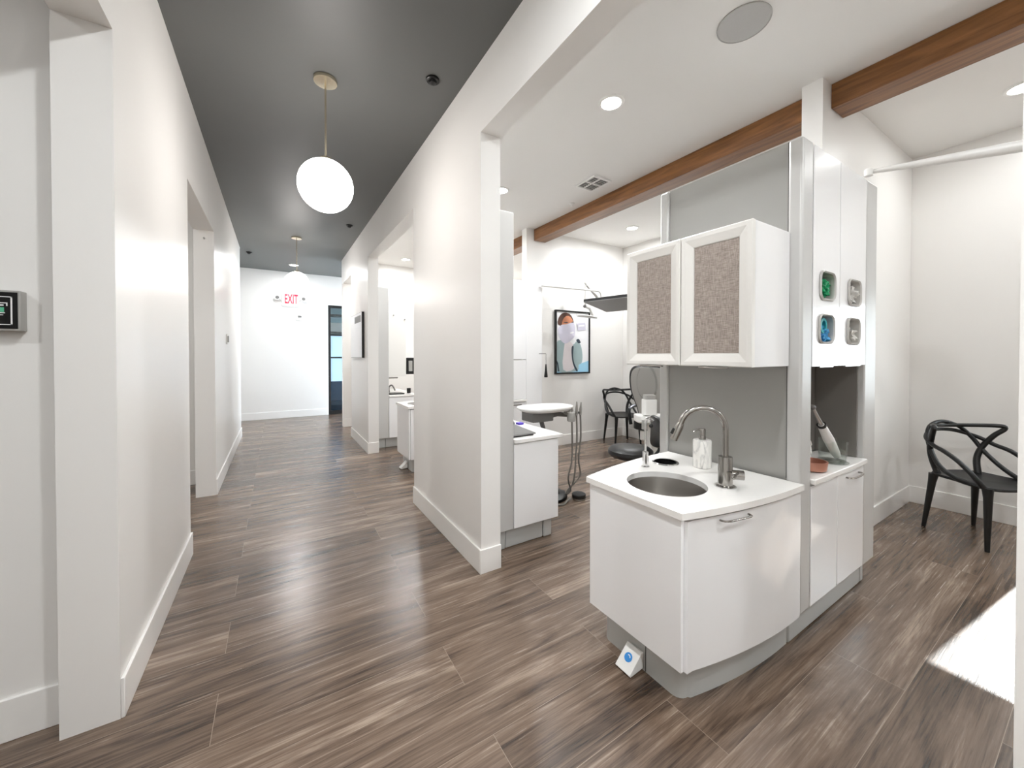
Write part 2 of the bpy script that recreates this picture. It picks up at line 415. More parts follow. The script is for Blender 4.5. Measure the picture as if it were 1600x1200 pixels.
# far glazed door
d = struct('door_1', B().box(GX0 + 0.002, GX0 + 0.055, 9.90, 9.95, 0.002, GZ - 0.002).box(GX1 - 0.055, GX1 - 0.002, 9.90, 9.95, 0.002, GZ - 0.002)
    .box(GX0 + 0.055, GX1 - 0.055, 9.90, 9.95, GZ - 0.06, GZ - 0.002).box(GX0 + 0.055, GX1 - 0.055, 9.90, 9.95, 0.002, 0.09)
    .box(GX0 + 0.055, GX1 - 0.055, 9.90, 9.95, 1.33, 1.36).box(GX0 + 0.055, GX1 - 0.055, 9.90, 9.95, 1.86, 1.90), 'black')
x0, x1 = GX0 + 0.055, GX1 - 0.055
obj('pane', B().box(x0, x1, 9.923, 9.929, 1.90, GZ - 0.06), 'glass', d)
obj('frosted_pane', B().box(x0, x1, 9.923, 9.929, 1.36, 1.86), 'frost', d)
obj('frosted_pane', B().box(x0, x1, 9.923, 9.929, 0.78, 1.33), 'frost', d)
obj('pane', B().box(x0, x1, 9.923, 9.929, 0.09, 0.78), 'blue_glass', d)
t = thing('storage_rack', 'white boxes on a shelf seen through the top pane of the far glazed door', 'shelf', (1.5, 11.2, 0))
obj('shelf', B().box(0.8, 2.6, 11.0, 11.4, 1.98, 2.02).box(0.8, 2.6, 11.0, 11.4, 2.44, 2.48), 'black', t)
obj('box', B().box(1.18, 1.7, 11.05, 11.35, 2.022, 2.26), 'white_plastic', t)
for x in (0.8, 2.56): obj('upright', B().box(x, x + .04, 11.0, 11.4, 0, 3.2), 'black', t)

# ceiling beams
def beam(y0, y1, label):
    return tag(obj('ceiling_beam', B().box(3.25, 3.455, y0, y1, 3.093, H - 0.001), 'beam', bevel=0.004), label, 'beam', 'stained ceiling beams')
beam(-2.338, 1.078, 'stained brown wooden ceiling beam nearest the camera, running out of the top right corner')
beam(1.202, 4.618, 'long stained brown wooden ceiling beam above the grey panel of the nearer sink unit')
beam(4.742, 8.028, 'short visible piece of brown ceiling beam behind the far white partition post')

# ------------------------------------------------------------------ ceiling fixtures
def can(x, y, label, z=H):
    t = thing('recessed_light', label, 'ceiling light', (x, y, z - 0.012), 0, 'recessed ceiling lights')
    obj('trim_ring', B().rings([[(x + r * math.cos(a), y + r * math.sin(a), zz) for a in [2 * PI * i / 32 for i in range(32)]] for r, zz in ((0.07, z - 0.001), (0.095, z - 0.001), (0.09, z - 0.008), (0.072, z - 0.01))], closed=True), 'white_plastic', t)
    obj('lens', B().cyl((x, y, z - 0.004), (x, y, z - 0.001), 0.068, n=32), 'lamp', t)
def area(name, loc, size, power, col=(0.955, 0.985, 1.0), rot=(0, 0, 0), sy=None, spread=PI):
    l = bpy.data.lights.new(name, 'AREA'); l.energy = power; l.color = col; l.shape = 'DISK' if sy is None else 'RECTANGLE'
    l.size = size; l.spread = spread
    if sy: l.size_y = sy
    o = bpy.data.objects.new(name, l); COL.objects.link(o); o.location = loc; o.rotation_euler = rot
    return o
CAN = 15
for x, y, lab, on in ((2.107, 2.009, 'bright recessed downlight in the white ceiling left of the long beam', 1),
                      (4.43, 3.806, 'recessed downlight above the framed portrait, behind the long beam', 1),
                      (4.41, 0.384, 'recessed downlight cut by the right edge under the near beam', 1),
                      (2.167, 3.72, 'recessed downlight half hidden by the edge of the nearest pier', 1),
                      (2.149, 7.358, 'recessed downlight seen through the far treatment opening', 1),
                      (0.325, 9.044, 'recessed downlight in the dark ceiling behind the far globe', 1)):
    can(x, y, lab)
    area('can_lamp', (x, y, H - 0.03), 0.13, CAN * (.7 if y > 7 else .28 if y < 1 else 1))
for x, y in ((2.15, 5.6), (4.43, 7.3), (4.43, 5.6), (2.15, -0.9), (4.4, -1.3), (-2.2, 0.3), (-2.2, 3.8), (0.3, -2.6), (0.3, -1.0), (0.3, 0.6), (2.0, 11.4), (-2.5, 9.0), (-2.2, 6.8)):  # extra ceiling lamps out of view, added as fill, no fixtures
    if (x, y) == (2.0, 11.4): area('can_lamp', (x, y, H - 0.03), 0.13, 30, (0.8, 0.9, 1))  # cool fill added behind the far glazing
    else: area('can_lamp', (x, y, H - 0.03), 0.13, CAN * (.7 if x > 4 and y < 0 else 1.25 if y == -2.6 else 1))

t = thing('ceiling_speaker', 'round grey flush ceiling speaker near the top of the picture', 'speaker', (2.236, 1.142, H - 0.01))
obj('grille', B().cyl((2.236, 1.142, H - 0.006), (2.236, 1.142, H - 0.001), 0.128, n=48), 'speaker', t)
obj('rim', B().rings([[(2.236 + r * math.cos(a), 1.142 + r * math.sin(a), zz) for a in [2 * PI * i / 48 for i in range(48)]] for r, zz in ((0.129, H - 0.001), (0.134, H - 0.001), (0.134, H - 0.007), (0.129, H - 0.007))], closed=True), 'grey_plastic', t)

t = thing('air_vent', 'square white ceiling air vent with dark louvres', 'vent', (2.93, 3.05, H - 0.01))
vx0, vx1, vy0, vy1 = 2.80, 3.05, 2.90, 3.20
b = B().box(vx0, vx1, vy0, vy0 + 0.02, H - 0.012, H - 0.001).box(vx0, vx1, vy1 - 0.02, vy1, H - 0.012, H - 0.001).box(vx0, vx0 + 0.02, vy0 + 0.02, vy1 - 0.02, H - 0.012, H - 0.001).box(vx1 - 0.02, vx1, vy0 + 0.02, vy1 - 0.02, H - 0.012, H - 0.001)
b.box(vx0 + 0.02, vx1 - 0.02, 3.04, 3.055, H - 0.011, H - 0.001).box(vx0 + 0.1, vx0 + 0.115, vy0 + 0.02, vy1 - 0.02, H - 0.011, H - 0.001)
obj('frame', b, 'white_plastic', t)
obj('duct', B().box(vx0 + 0.02, vx1 - 0.02, vy0 + 0.02, vy1 - 0.02, H - 0.002, H - 0.0005), 'black', t)
b = B()
for i in range(9):
    y = vy0 + 0.028 + i * 0.029
    b.box(vx0 + 0.02, vx1 - 0.02, y, y + 0.006, H - 0.010, H - 0.002)
obj('louvre', b, 'grey_plastic', t)

def sprinkler(x, y, m, lab, r=0.035, cat='sprinkler'):
    t = thing('fire_sprinkler', lab, cat, (x, y, H - 0.03))
    obj('escutcheon', B().lathe([(r, -0.001), (r, -0.006), (r * 0.6, -0.016)], (x, y, H), 24), m, t)
    obj('head', B().lathe([(0.008, -0.016), (0.008, -0.034), (0.018, -0.036), (0.018, -0.04)], (x, y, H), 16), m, t)
sprinkler(3.091, 3.592, 'white_plastic', 'small white ceiling sprinkler between the air vent and the long beam')
def dome(x, y, lab):
    t = thing('ceiling_sensor', lab, 'sensor', (x, y, H - 0.03), 0, 'black sensors on the dark ceiling')
    obj('base', B().lathe([(0.045, -0.001), (0.045, -0.012), (0.04, -0.016)], (x, y, H), 28), 'black', t)
    obj('lens', B().lathe([(0.028, -0.016), (0.024, -0.03), (0.008, -0.038)], (x, y, H), 20), 'black', t)
dome(0.91, 2.478, 'small black sensor on the dark ceiling right of the nearer pendant')
dome(0.906, 5.868, 'small black sensor on the dark ceiling near the far end of the right wall')
dome(-0.40, 8.35, 'small black sensor on the dark ceiling at the end of the left wall')

# ------------------------------------------------------------------ pendants
def pendant(x, y, label):
    t = thing('pendant_lamp', label, 'pendant lamp', (x, y, H), 0, 'globe pendants in the corridor')
    obj('canopy', B().lathe([(0.072, -0.001), (0.074, -0.012), (0.072, -0.022), (0.02, -0.026)], (x, y, H), 36), 'brass', t)
    obj('rod', B().cyl((x, y, H - 0.026), (x, y, 2.735), 0.0065, n=12), 'brass', t)
    obj('cap', B().lathe([(0.012, 0.03), (0.035, 0.022), (0.04, 0.008), (0.04, 0.0)], (x, y, 2.71), 24), 'brass', t)
    obj('globe', B().ball((x, y, 2.545), 0.172, n=40, m=24), 'globe', t)
    obj('set_screw', B().ball((x - 0.135, y + 0.10, 2.53), 0.012, n=12, m=8), 'white_plastic', t)
    return t
pd = pendant(0.295, 2.86, 'large white globe pendant on a thin rod, nearer of the two in the corridor')
dup(pd, (0.29, 6.91, H), label='smaller looking white globe pendant hanging before the exit sign')

# ------------------------------------------------------------------ far wall fittings
t = thing('exit_sign', 'white emergency exit sign with red letters on the far wall', 'exit sign', (0.27, 9.86, 2.495))
obj('housing', B().box(0.115, 0.455, 9.835, 9.878, 2.495, 2.775), 'white_plastic', t, bevel=0.006)
def text_mesh(name, body, size, m, parent, loc, rot, extrude=0.002, offset=0.0, sx=1.0):
    cu = bpy.data.curves.new(name, 'FONT'); cu.body = body; cu.size = size; cu.extrude = extrude; cu.offset = offset
    cu.align_x = 'CENTER'; cu.align_y = 'CENTER'
    o = bpy.data.objects.new(name + '_tmp', cu); COL.objects.link(o)
    bpy.context.view_layer.update()
    me = bpy.data.meshes.new_from_object(o.evaluated_get(bpy.context.evaluated_depsgraph_get()))
    bpy.data.objects.remove(o)
    mx = Matrix.Translation(loc) @ rot.to_matrix().to_4x4() @ Matrix.Diagonal((sx, 1, 1, 1))
    me.transform(Matrix.Translation(-OFF[parent.name]) @ mx)
    me.materials.clear(); me.materials.append(M[m])
    q = bpy.data.objects.new(name, me); COL.objects.link(q); q.parent = parent; OFF[q.name] = OFF[parent.name]
    return q
from mathutils import Euler
text_mesh('lettering', 'EXIT', 0.285, 'red', t, Vector((0.30, 9.833, 2.645)), Euler((PI / 2, 0, 0)), offset=0.006, sx=.45)
for x in (0.035, 0.54):
    h = obj('lamp_head', B().cyl((x, 9.80, 2.67), (x, 9.83, 2.67), 0.05, 0.042, n=24), 'white_plastic', t)
    obj('bulb', B().cyl((x, 9.796, 2.67), (x, 9.80, 2.67), 0.036, n=24), 'bulb_dark', h)
    obj('bracket', B().cyl((x, 9.83, 2.66), (x + (0.07 if x < 0.3 else -0.09), 9.85, 2.62), 0.012, n=10), 'grey_plastic', t)
t = thing('alarm_strobe', 'small white alarm strobe on the far wall below the exit sign', 'alarm', (0.45, 9.86, 2.19))
obj('housing', B().box(0.385, 0.515, 9.835, 9.879, 2.19, 2.315), 'white_plastic', t, bevel=0.008)
obj('lens', B().box(0.43, 0.5, 9.81, 9.834, 2.25, 2.29), 'bulb_dark', t, bevel=0.005)

t = thing('light_switch', 'small grey wall switch on the left wall past the doorway', 'switch', (XL, 5.855, 1.55))
obj('plate', B().box(XL + 0.001, XL + 0.012, 5.81, 5.90, 1.535, 1.66), 'white_plastic', t, bevel=0.003)
obj('rocker', B().box(XL + 0.012, XL + 0.025, 5.82, 5.87, 1.56, 1.64), 'grey_plastic', t, bevel=0.003)

t = thing('wall_picture', 'framed white notice on the right corridor wall by the far opening', 'picture', (XR, 6.38, 1.36))
obj('frame', B().box(XR - 0.034, XR - 0.001, 5.92, 6.86, 1.362, 2.043), 'black', t)
obj('print', B().box(XR - 0.036, XR - 0.0345, 5.924, 6.856, 1.366, 2.039), 'paper', t)
obj('print_image', B().box(XR - 0.0375, XR - 0.0362, 6.0, 6.5, 1.90, 2.0), 'mid_grey', t)

# nook sign
t = thing('wall_sign', 'black framed panel with green emblem on the left nook wall', 'sign', (-0.95, 2.1, 1.48))
sx0, sx1, sz0, sz1, sy = -1.14, -0.775, 1.487, 1.63, 2.085
obj('frame', B().box(sx0, sx1, sy, 2.128, sz0, sz1), 'grey_plastic', t, bevel=0.002)
obj('face', B().box(sx0 + 0.006, sx1 - 0.006, sy - 0.002, sy - 0.0005, sz0 + 0.007, sz1 - 0.007), 'black', t)
b = B(); yy0, yy1 = sy - 0.003, sy - 0.0021
bx0, bx1, bz0, bz1 = sx0 + 0.018, sx1 - 0.018, sz0 + 0.02, sz1 - 0.022
b.box(bx0, bx1, yy0, yy1, bz0, bz0 + 0.003).box(bx0, bx1, yy0, yy1, bz1 - 0.003, bz1).box(bx0, bx0 + 0.004, yy0, yy1, bz0, bz1).box(bx1 - 0.004, bx1, yy0, yy1, bz0, bz1)
ex = bx1 - 0.011
b.box(ex - 0.09, ex, yy0, yy1, 1.583, 1.586).box(ex - 0.003, ex, yy0, yy1, 1.574, 1.583).box(ex - 0.02, ex - 0.009, yy0, yy1, 1.574, 1.579)
b.box(ex - 0.09, ex - 0.006, yy0, yy1, 1.548, 1.551).box(ex - 0.09, ex - 0.01, yy0, yy1, 1.541, 1.543)
obj('line_mark', b, 'white_ink', t)
obj('green_mark', B().box(ex - 0.09, ex - 0.008, yy0, yy1, 1.552, 1.569), 'sign_green', t)

# door closer stop on the left doorway jamb
tag(obj('door_stop', B().cyl((XL - 0.075, 4.788, 2.55), (XL - 0.075, 4.765, 2.55), 0.008, n=12), 'grey_plastic'), 'tiny grey stop high on the jamb of the left doorway', 'door stop')

# ------------------------------------------------------------------ treatment tower
def sq_loop(cx, cz, w, h, n=4, bow=0.10):
    """rounded, slightly barrel shaped square outline"""
    out = []
    r = min(w, h) * 0.28
    for u, v in rrect(cx - w / 2, cx + w / 2, cz - h / 2, cz + h / 2, r, n):
        out.append((u, v))
    return out
def tower(n, recess=True):
    o = P * n
    lab = ('tall white and silver storage tower with glove openings behind the nearer sink cabinet' if n == 0 else
           'plain white storage tower left of the framed portrait under the partition post' if n == 1 else
           'white storage tower in the furthest treatment bay')
    t = thing('storage_tower', lab, 'cabinet', (2.6, 1.15 + o, 0), 0, 'storage towers between the treatment bays')
    Y = lambda v: v + o
    # plinth
    obj('plinth', B().box(2.101, 3.04, Y(.845), Y(1.535), 0, .158), 'plinth', t, bevel=0.01)
    obj('plinth', B().box(3.046, 3.10, Y(.845), Y(1.535), 0, .158), 'plinth', t, bevel=0.01)
    # end posts (silver)
    obj('end_post', B().box(2.10, 2.215, Y(.80), Y(.862), .16, 2.43), 'silver', t, bevel=0.012, seg=3)
    obj('end_post', B().box(2.10, 2.215, Y(1.52), Y(1.58), .16, 2.43), 'silver', t, bevel=0.012, seg=3)
    xe, ye, me_ = (3.112, 1.58, 'silver') if n == 0 else (3.20, 1.075, 'white')
    obj('end_post', B().box(2.93, xe, Y(.80), Y(.85), .16, 2.425), me_, t, bevel=0.008, seg=3)
    obj('end_panel', B().box(3.06, xe, Y(.8505), Y(ye), .16, 2.425), me_, t)
    obj('back_panel', B().box(2.116, 2.205, Y(.864), Y(1.518), .16, 2.43), 'grey', t)
    obj('gap_strip', B().box(2.1145, 2.1158, Y(.8635), Y(.867), .8, 2.43), 'seam', t)
    # carcass of this side
    obj('base_carcass', B().box(2.216, 2.928, Y(.8235), Y(1.03), .165, .765), 'white', t)
    obj('rear_panel', B().box(2.216, 3.058, Y(1.205), Y(1.575), .165, 2.42), 'white_matt', t)
    obj('countertop', B().box(2.216, 2.928, Y(.782), Y(1.03), .768, .795), 'quartz', t, bevel=0.004)
    obj('upper_carcass', B().box(2.216, 2.928, Y(.955), Y(1.2), 1.36, 2.42).box(2.216, 2.928, Y(.8235), Y(.955), 2.40, 2.42).box(2.216, 2.928, Y(.8235), Y(.955), 1.36, 1.375).box(2.216, 2.23, Y(.8235), Y(.955), 1.375, 2.40).box(2.914, 2.928, Y(.8235), Y(.955), 1.375, 2.40), 'white', t)
    if recess:
        obj('recess_lining', B().box(2.216, 2.928, Y(1.035), Y(1.05), .797, 1.36).box(2.912, 2.928, Y(.83), Y(1.034), .797, 1.3595), 'dark_grey', t)
        obj('under_light', B().box(2.25, 2.5, Y(.93), Y(.95), 1.345, 1.359), 'chrome', t)
    else:
        obj('recess_panel', B().box(2.218, 2.926, Y(.80), Y(.82), .80, 1.335), 'white', t, bevel=0.002)
    for x0, x1 in ((2.219, 2.543), (2.549, 2.927)):
        obj('base_door', B().box(x0, x1, Y(.80), Y(.822), .165, .755), 'white', t, bevel=0.0025)
    dr = [c for c in t.children if c.name.startswith('base_door')][-1]
    obj('handle', B().tube(catmull([(2.66, Y(.80), .728), (2.67, Y(.775), .728), (2.75, Y(.768), .728), (2.83, Y(.775), .728), (2.84, Y(.80), .728)], 5), .005, 8), 'nickel', dr)
    hol = {0: [(2.38, 1.751), (2.37, 1.533)], 1: [(2.745, 1.748), (2.735, 1.533)]}
    for k, (x0, x1) in enumerate(((2.219, 2.543), (2.549, 2.927))):
        w, h = (0.17, 0.135)
        holes = [sq_loop(cx, cz, w, h) for cx, cz in hol[k]] if recess else []
        dr = obj('upper_door', B().plate([(x0, 1.345), (x1, 1.345), (x1, 2.42), (x0, 2.42)], holes, Y(.80), Y(.822), lambda u, v, d: (u, d, v)), 'white', t)
        obj('handle', B().box(x0 + .08, x1 - .08, Y(.797), Y(.806), 1.339, 1.344), 'nickel', dr)
        if recess:
            for cx, cz in hol[k]:
                lp = lambda s_, d: [(cx + (u - cx) * s_, Y(d), cz + (v - cz) * s_) for u, v in sq_loop(cx, cz, w, h)]
                obj('glove_cup', B().rings([lp(1.10, .799), lp(1.12, .794), lp(1.04, .789), lp(.96, .795), lp(.93, .83), lp(.86, .90), lp(.7, .915)], cap0=False), 'cup', dr)
    return t
tower(0); tower(1, False)
# gloves in the openings
def glove(name, lab, cx, cz, m, seed, sx=1.0, dx=-.02, dz=0.0):
    tag(obj(name, B().crumple((cx + dx, .848, cz + dz), .052, 1.0 * sx, .8, 1.0, .55, seed), m), lab, 'gloves', 'glove box contents in the tower openings')
glove('disposable_gloves', 'crumpled bright green gloves bulging from the top left opening of the tower', 2.38, 1.748, 'green', 1, 1.15, .03)
glove('disposable_gloves', 'blue gloves in the lower left opening of the tower', 2.37, 1.510, 'blue', 2, 1.0, .03, -.01)
glove('tissue_wad', 'crumpled white tissue in the top right opening of the tower', 2.745, 1.742, 'tissue', 3, 1.1, .03)
glove('tissue_wad', 'grey white tissue in the lower right opening of the tower', 2.735, 1.525, 'tissue', 4, .9, .03, -.01)
tag(obj('paper_roll', B().rings([[(2.385 + r * math.cos(a), yy, 1.552 + r * math.sin(a)) for a in [2 * PI * i / 24 for i in range(24)]] for r, yy in ((.026, .812), (.040, .812), (.040, .85), (.026, .85))], closed=True), 'teal'), 'teal ring standing above the blue gloves in the lower left opening', 'ring')

# items in the tower recess
t = thing('polishing_handpiece', 'white cordless handpiece leaning up out of its glass beaker in the tower recess', 'dental tool', (2.72, .87, .81))
hp0, hp1 = Vector((2.735, .865, .822)), Vector((2.43, .875, 1.125)); hpv = lambda k: hp0 + (hp1 - hp0) * k
obj('body', B().tube([hpv(0), hpv(.06), hpv(.35), hpv(.62), hpv(.66)], [.018, .022, .026, .02, .014], 18), 'white_plastic', t)
obj('nozzle', B().tube([hpv(.66), hpv(.8), hpv(.97)], [.011, .009, .008], 12), 'steel', t)
obj('tip', B().ball(tuple(hpv(.99)), .015, n=16, m=10), 'bulb_dark', t)
obj('ring', B().cyl(hpv(.625), hpv(.655), .0215, n=20), 'black', t)
t = thing('glass_beaker', 'small clear glass beaker on the counter of the tower recess', 'beaker', (2.68, .865, .796))
obj('cup', B().lathe([(.060, .001), (.062, .008), (.070, .125), (.067, .125), (.058, .01)], (2.68, .868, .796), 28, cap1=False), 'glass', t)
obj('base', B().lathe([(.072, -.0005), (.074, .004), (.064, .010)], (2.68, .868, .7957), 28), 'film', t)
t = thing('copper_dish', 'small round copper coloured dish on the tower counter', 'dish', (2.40, .865, .796))
obj('bowl', B().lathe([(.045, 0), (.066, .006), (.072, .05), (.066, .05), (.058, .012), (.001, .010)], (2.40, .868, .7957), 30, cap1=False), 'copper', t)
cord = [(2.56, .92, .805), (2.53, .93, .86), (2.50, .92, .93), (2.45, .91, .98), (2.405, .91, 1.03), (2.43, .92, 1.01), (2.49, .93, .95), (2.53, .925, .91), (2.51, .91, .86), (2.46, .90, .885), (2.44, .90, .91), (2.49, .91, .93), (2.54, .92, .90)]
tag(obj('coiled_cord', B().tube(catmull(cord, 7), .0065, 8), 'white_plastic'), 'white coiled cord hanging beside the handpiece in the tower recess', 'cord')

# ------------------------------------------------------------------ sink cabinet, worktop, sink
def plan(inset, x0=1.31, x1=2.095, n=14):
    """bowed plan, symmetric about y = 1.145 ; counter-clockwise"""
    a = []
    for i in range(n + 1):
        x = x0 + inset + (x1 - x0 - inset) * i / n
        y = .782 + .10 * max(0, (2.04 - x) / .73) ** 2 + inset
        a.append((x, y))
    return a + [(x, 2.29 - y) for x, y in reversed(a)]
def sink_unit(n):
    o = P * n
    pos = 'nearest the camera' if n == 0 else 'further down, seen past the corridor pier'
    sh = lambda poly: [(x, y + o) for x, y in poly]
    t = thing('sink_cabinet', 'white bow fronted sink cabinet with grey plinth, ' + pos, 'cabinet', (1.7, 1.145 + o, 0), 0, 'bow fronted sink cabinets')
    pl = plan(.014); k = len(pl) // 2
    near = pl[:k]; far = pl[k:]
    # carcass walls (open top)
    obj('carcass', B().prism(sh(plan(.034, 1.31, 2.07)), .175, .74, top=False), 'white_matt', t)
    # corridor side panel
    obj('side_panel', B().box(1.324, 1.342, .8935 + o, 1.3965 + o, .165, .762), 'white', t, bevel=0.002)
    # curved doors near / far: strip of thickness
    for sgn, nm in ((1, 'door'), (-1, 'door')):
        ins = [(x, y) for x, y in plan(.014)[:k] if x > 1.345]; inn = [(x, y + .018) for x, y in ins]
        ins = [(1.3438, ins[0][1] + .0015)] + ins; inn = [(1.3438, inn[0][1])] + inn
        poly = ins + inn[::-1]
        if sgn < 0: poly = [(x, 2.29 - y) for x, y in poly][::-1]
        dr = obj(nm, B().prism(sh(poly), .165, .757), 'white', t)
        if sgn > 0:
            hp = [(1.50, .845, .742), (1.515, .82, .742), (1.58, .806, .742), (1.645, .797, .742), (1.66, .815, .742)]
            obj('handle', B().tube([(x, y + o, z) for x, y, z in catmull(hp, 6)], .0055, 10, flat=.7), 'nickel', dr)
    # plinth with rounded corner
    q = plan(.07, 1.31, 2.098)
    rr = []
    for (x, y) in q:
        rr.append((x, y))
    c0 = q[0]; c1 = q[-1]
    ctr = [(c0[0] + .045 * (1 - math.cos(a)), c0[1] + .045 * (1 - math.sin(a)) - .004) for a in [PI / 2 * i / 6 for i in range(7)]]
    poly = ctr[:] + [p_ for p_ in q[1:-1] if p_[0] > c0[0] + .046] + [(x, 2.29 - y) for x, y in ctr[::-1]]
    obj('plinth', B().prism(sh(poly), 0, .163), 'plinth', t, ang=1.0)
    obj('plinth_joint', B().box(c0[0] - .001, c0[0] + .004, 1.10 + o, 1.104 + o, .002, .16), 'seam', t)
    # foot pedal
    px = c0[0]
    ped = obj('foot_pedal', B().rings([[(px - .002, y_ + o, .012), (px - .085, y_ + o, .004), (px - .092, y_ + o, .012), (px - .012, y_ + o, .085), (px - .002, y_ + o, .082)] for y_ in (1.112, 1.195)]), 'white_plastic', t, bevel=0.002)
    if n == 0:
        nrm = Vector((-.073, 0, .080)).normalized(); ctr_ = Vector((px - .050, 1.155, .0505)) + nrm * .0012
        ux = Vector((0, -1, 0)); uy = nrm.cross(ux)
        disc = lambda r, h: [ctr_ + ux * r * math.cos(a) + uy * r * math.sin(a) + nrm * h for a in [2 * PI * i / 28 for i in range(28)]]
        obj('pedal_emblem', B().rings([disc(.019, 0), disc(.019, .001)]), 'blue_logo', ped)
        arc = [ctr_ + ux * .009 * math.cos(a) + uy * .009 * math.sin(a) + nrm * .0014 for a in [PI * (.05 + .6 * i / 8) for i in range(9)]]
        obj('pedal_emblem', B().tube(arc, .0022, 6), 'white_ink', ped)
    # worktop
    w = thing('sink_worktop', 'white quartz worktop with round steel sink, ' + pos, 'worktop', (1.7, 1.145 + o, .768), 0, 'quartz sink worktops')
    obj('slab', B().plate(sh(plan(0)), [circ(1.567, 1.14 + o, .178, 48), circ(1.866, 1.362 + o, .066, 32)], .7685, .795, lambda u, v, d: (u, v, d)), 'quartz', w)
    obj('basin', B().lathe([(.186, .7675), (.182, .7675), (.174, .72), (.168, .66), (.15, .625), (.05, .612), (.028, .608), (.028, .600)], (1.567, 1.14 + o, 0), 48, cap0=False), 'steel', w)
    obj('drain', B().lathe([(.026, .6085), (.024, .612), (.012, .610)], (1.567, 1.14 + o, 0), 24), 'chrome', w)
    obj('waste_ring', B().rings([[(1.866 + r * math.cos(a), 1.362 + o + r * math.sin(a), z) for a in [2 * PI * i / 36 for i in range(36)]] for r, z in ((.0655, .770), (.0655, .797), (.072, .797), (.070, .800), (.060, .7995), (.058, .770))], closed=True), 'chrome', w)
    obj('waste_chute', B().lathe([(.0575, .79), (.056, .60), (.001, .60)], (1.866, 1.362 + o, 0), 30, cap0=False), 'black', w)
sink_unit(0); sink_unit(1)

# upper wall cabinets on the towers
def upper(n):
    o = P * n
    t = thing('wall_cabinet', 'white wall cabinet with two woven taupe door panels above the nearer sink' if n == 0 else 'white wall cabinet above the further sink', 'cabinet', (1.93, 1.19 + o, 1.345), 0, 'wall cabinets above the sinks')
    obj('carcass', B().box(1.772, 2.096, .85 + o, 1.535 + o, 1.347, 1.99), 'white', t, bevel=0.002)
    for y0, y1 in ((.848, 1.188), (1.194, 1.537)):
        z0, z1, fr = 1.347, 1.99, .062
        rect = lambda d, x: [(x, y0 + o + d, z0 + d), (x, y1 + o - d, z0 + d), (x, y1 + o - d, z1 - d), (x, y0 + o + d, z1 - d)]
        dr = obj('door', B().rings([rect(0, 1.770), rect(0, 1.748), rect(.004, 1.744), rect(.022, 1.744), rect(fr - .004, 1.756), rect(fr, 1.760), rect(fr, 1.768)], cap0=False, cap1=False), 'white_matt', t, ang=.2)
        obj('fabric_panel', B().box(1.7615, 1.7695, y0 + o + fr + .001, y1 + o - fr - .001, z0 + fr + .001, z1 - fr - .001), 'fabric', dr)
        obj('handle', B().box(1.735, 1.752, y0 + o + .10, y1 + o - .10, 1.338, 1.346), 'nickel', dr, bevel=.002)
upper(0)

# ------------------------------------------------------------------ taps, soap
t = thing('faucet', 'brushed nickel gooseneck faucet at the near sink', 'faucet', (1.757, .965, .795))
fx, fy = 1.757, .965
dv = Vector((1.567 - fx, 1.14 - fy, 0)).normalized()
F0 = Vector((fx, fy, .795))
obj('base', B().lathe([(.041, .0005), (.041, .006), (.031, .010), (.030, .135), (.029, .139), (.014, .140)], (fx, fy, .795), 32), 'nickel', t)
pts = [F0 + Vector((0, 0, .138)), F0 + Vector((0, 0, .26))]
for i in range(13):
    a = PI * i / 12 * .92
    pts.append(F0 + Vector((0, 0, .262)) + dv * (.098 - .098 * math.cos(a)) + Vector((0, 0, .098 * math.sin(a))))
obj('neck', B().tube(pts, .0135, 16), 'nickel', t)
tip = pts[-1]; td = (pts[-1] - pts[-2]).normalized()
sp = obj('spray_head', B().tube([tip, tip + td * .02, tip + td * .085], [.015, .0185, .0175], 18), 'nickel', t)
sd = (dv - td * dv.dot(td)).normalized()
obj('button', B().cyl(tip + td * .035 + sd * .017, tip + td * .062 + sd * .020, .008, n=12), 'black', sp)
hv = Vector((.62, -.785, 0)).normalized()
hub = F0 + Vector((0, 0, .058))
st = obj('lever_hub', B().cyl(hub + hv * .02, hub + hv * .075, .0215, n=24), 'nickel', t)
obj('lever', B().tube([hub + hv * .055 + Vector((0, 0, .012)), hub + hv * .055 + Vector((-.04, -.01, .012)), hub + hv * .055 + Vector((-.10, -.03, .008))], [.006, .005, .0045], 10), 'nickel', st)
obj('flange', B().lathe([(.046, 0), (.046, .004), (.040, .0055)], (fx, fy, .7952), 32), 'chrome', t)

t = thing('soap_dispenser', 'white marble soap bottle with metal pump behind the sink', 'soap dispenser', (1.955, 1.196, .795))
sx_, sy_ = 1.958, 1.20
obj('bottle', B().lathe([(.043, .0005), (.046, .003), (.046, .142), (.043, .148), (.018, .150)], (sx_, sy_, .795), 36), 'marble', t)
obj('pump', B().lathe([(.018, .150), (.018, .166), (.0165, .168), (.0165, .205), (.015, .208)], (sx_, sy_, .795), 24), 'nickel', t)
obj('nozzle', B().tube([(sx_, sy_, .998), (sx_ - .022, sy_ + .016, .998), (sx_ - .038, sy_ + .028, .985)], [.006, .005, .004], 10), 'nickel', t)

t = thing('slim_water_tap', 'slim chrome tap with black lever beside the waste hole', 'faucet', (1.695, 1.358, .795))
wx, wy = 1.70, 1.365
obj('base', B().lathe([(.022, .0005), (.022, .005), (.0155, .008), (.0155, .082), (.010, .085)], (wx, wy, .795), 24), 'chrome', t)
obj('stem', B().cyl((wx, wy, .88), (wx, wy, 1.03), .0065, n=14), 'chrome', t)
obj('spout', B().tube(catmull([(wx, wy, 1.03), (wx + .004, wy - .002, 1.05), (wx + .02, wy - .012, 1.058), (wx + .036, wy - .02, 1.045)], 5), .0085, 12), 'chrome', t)
obj('lever', B().ball((wx + .02, wy - .02, 1.018), .011, n=14, m=10), 'black', t)

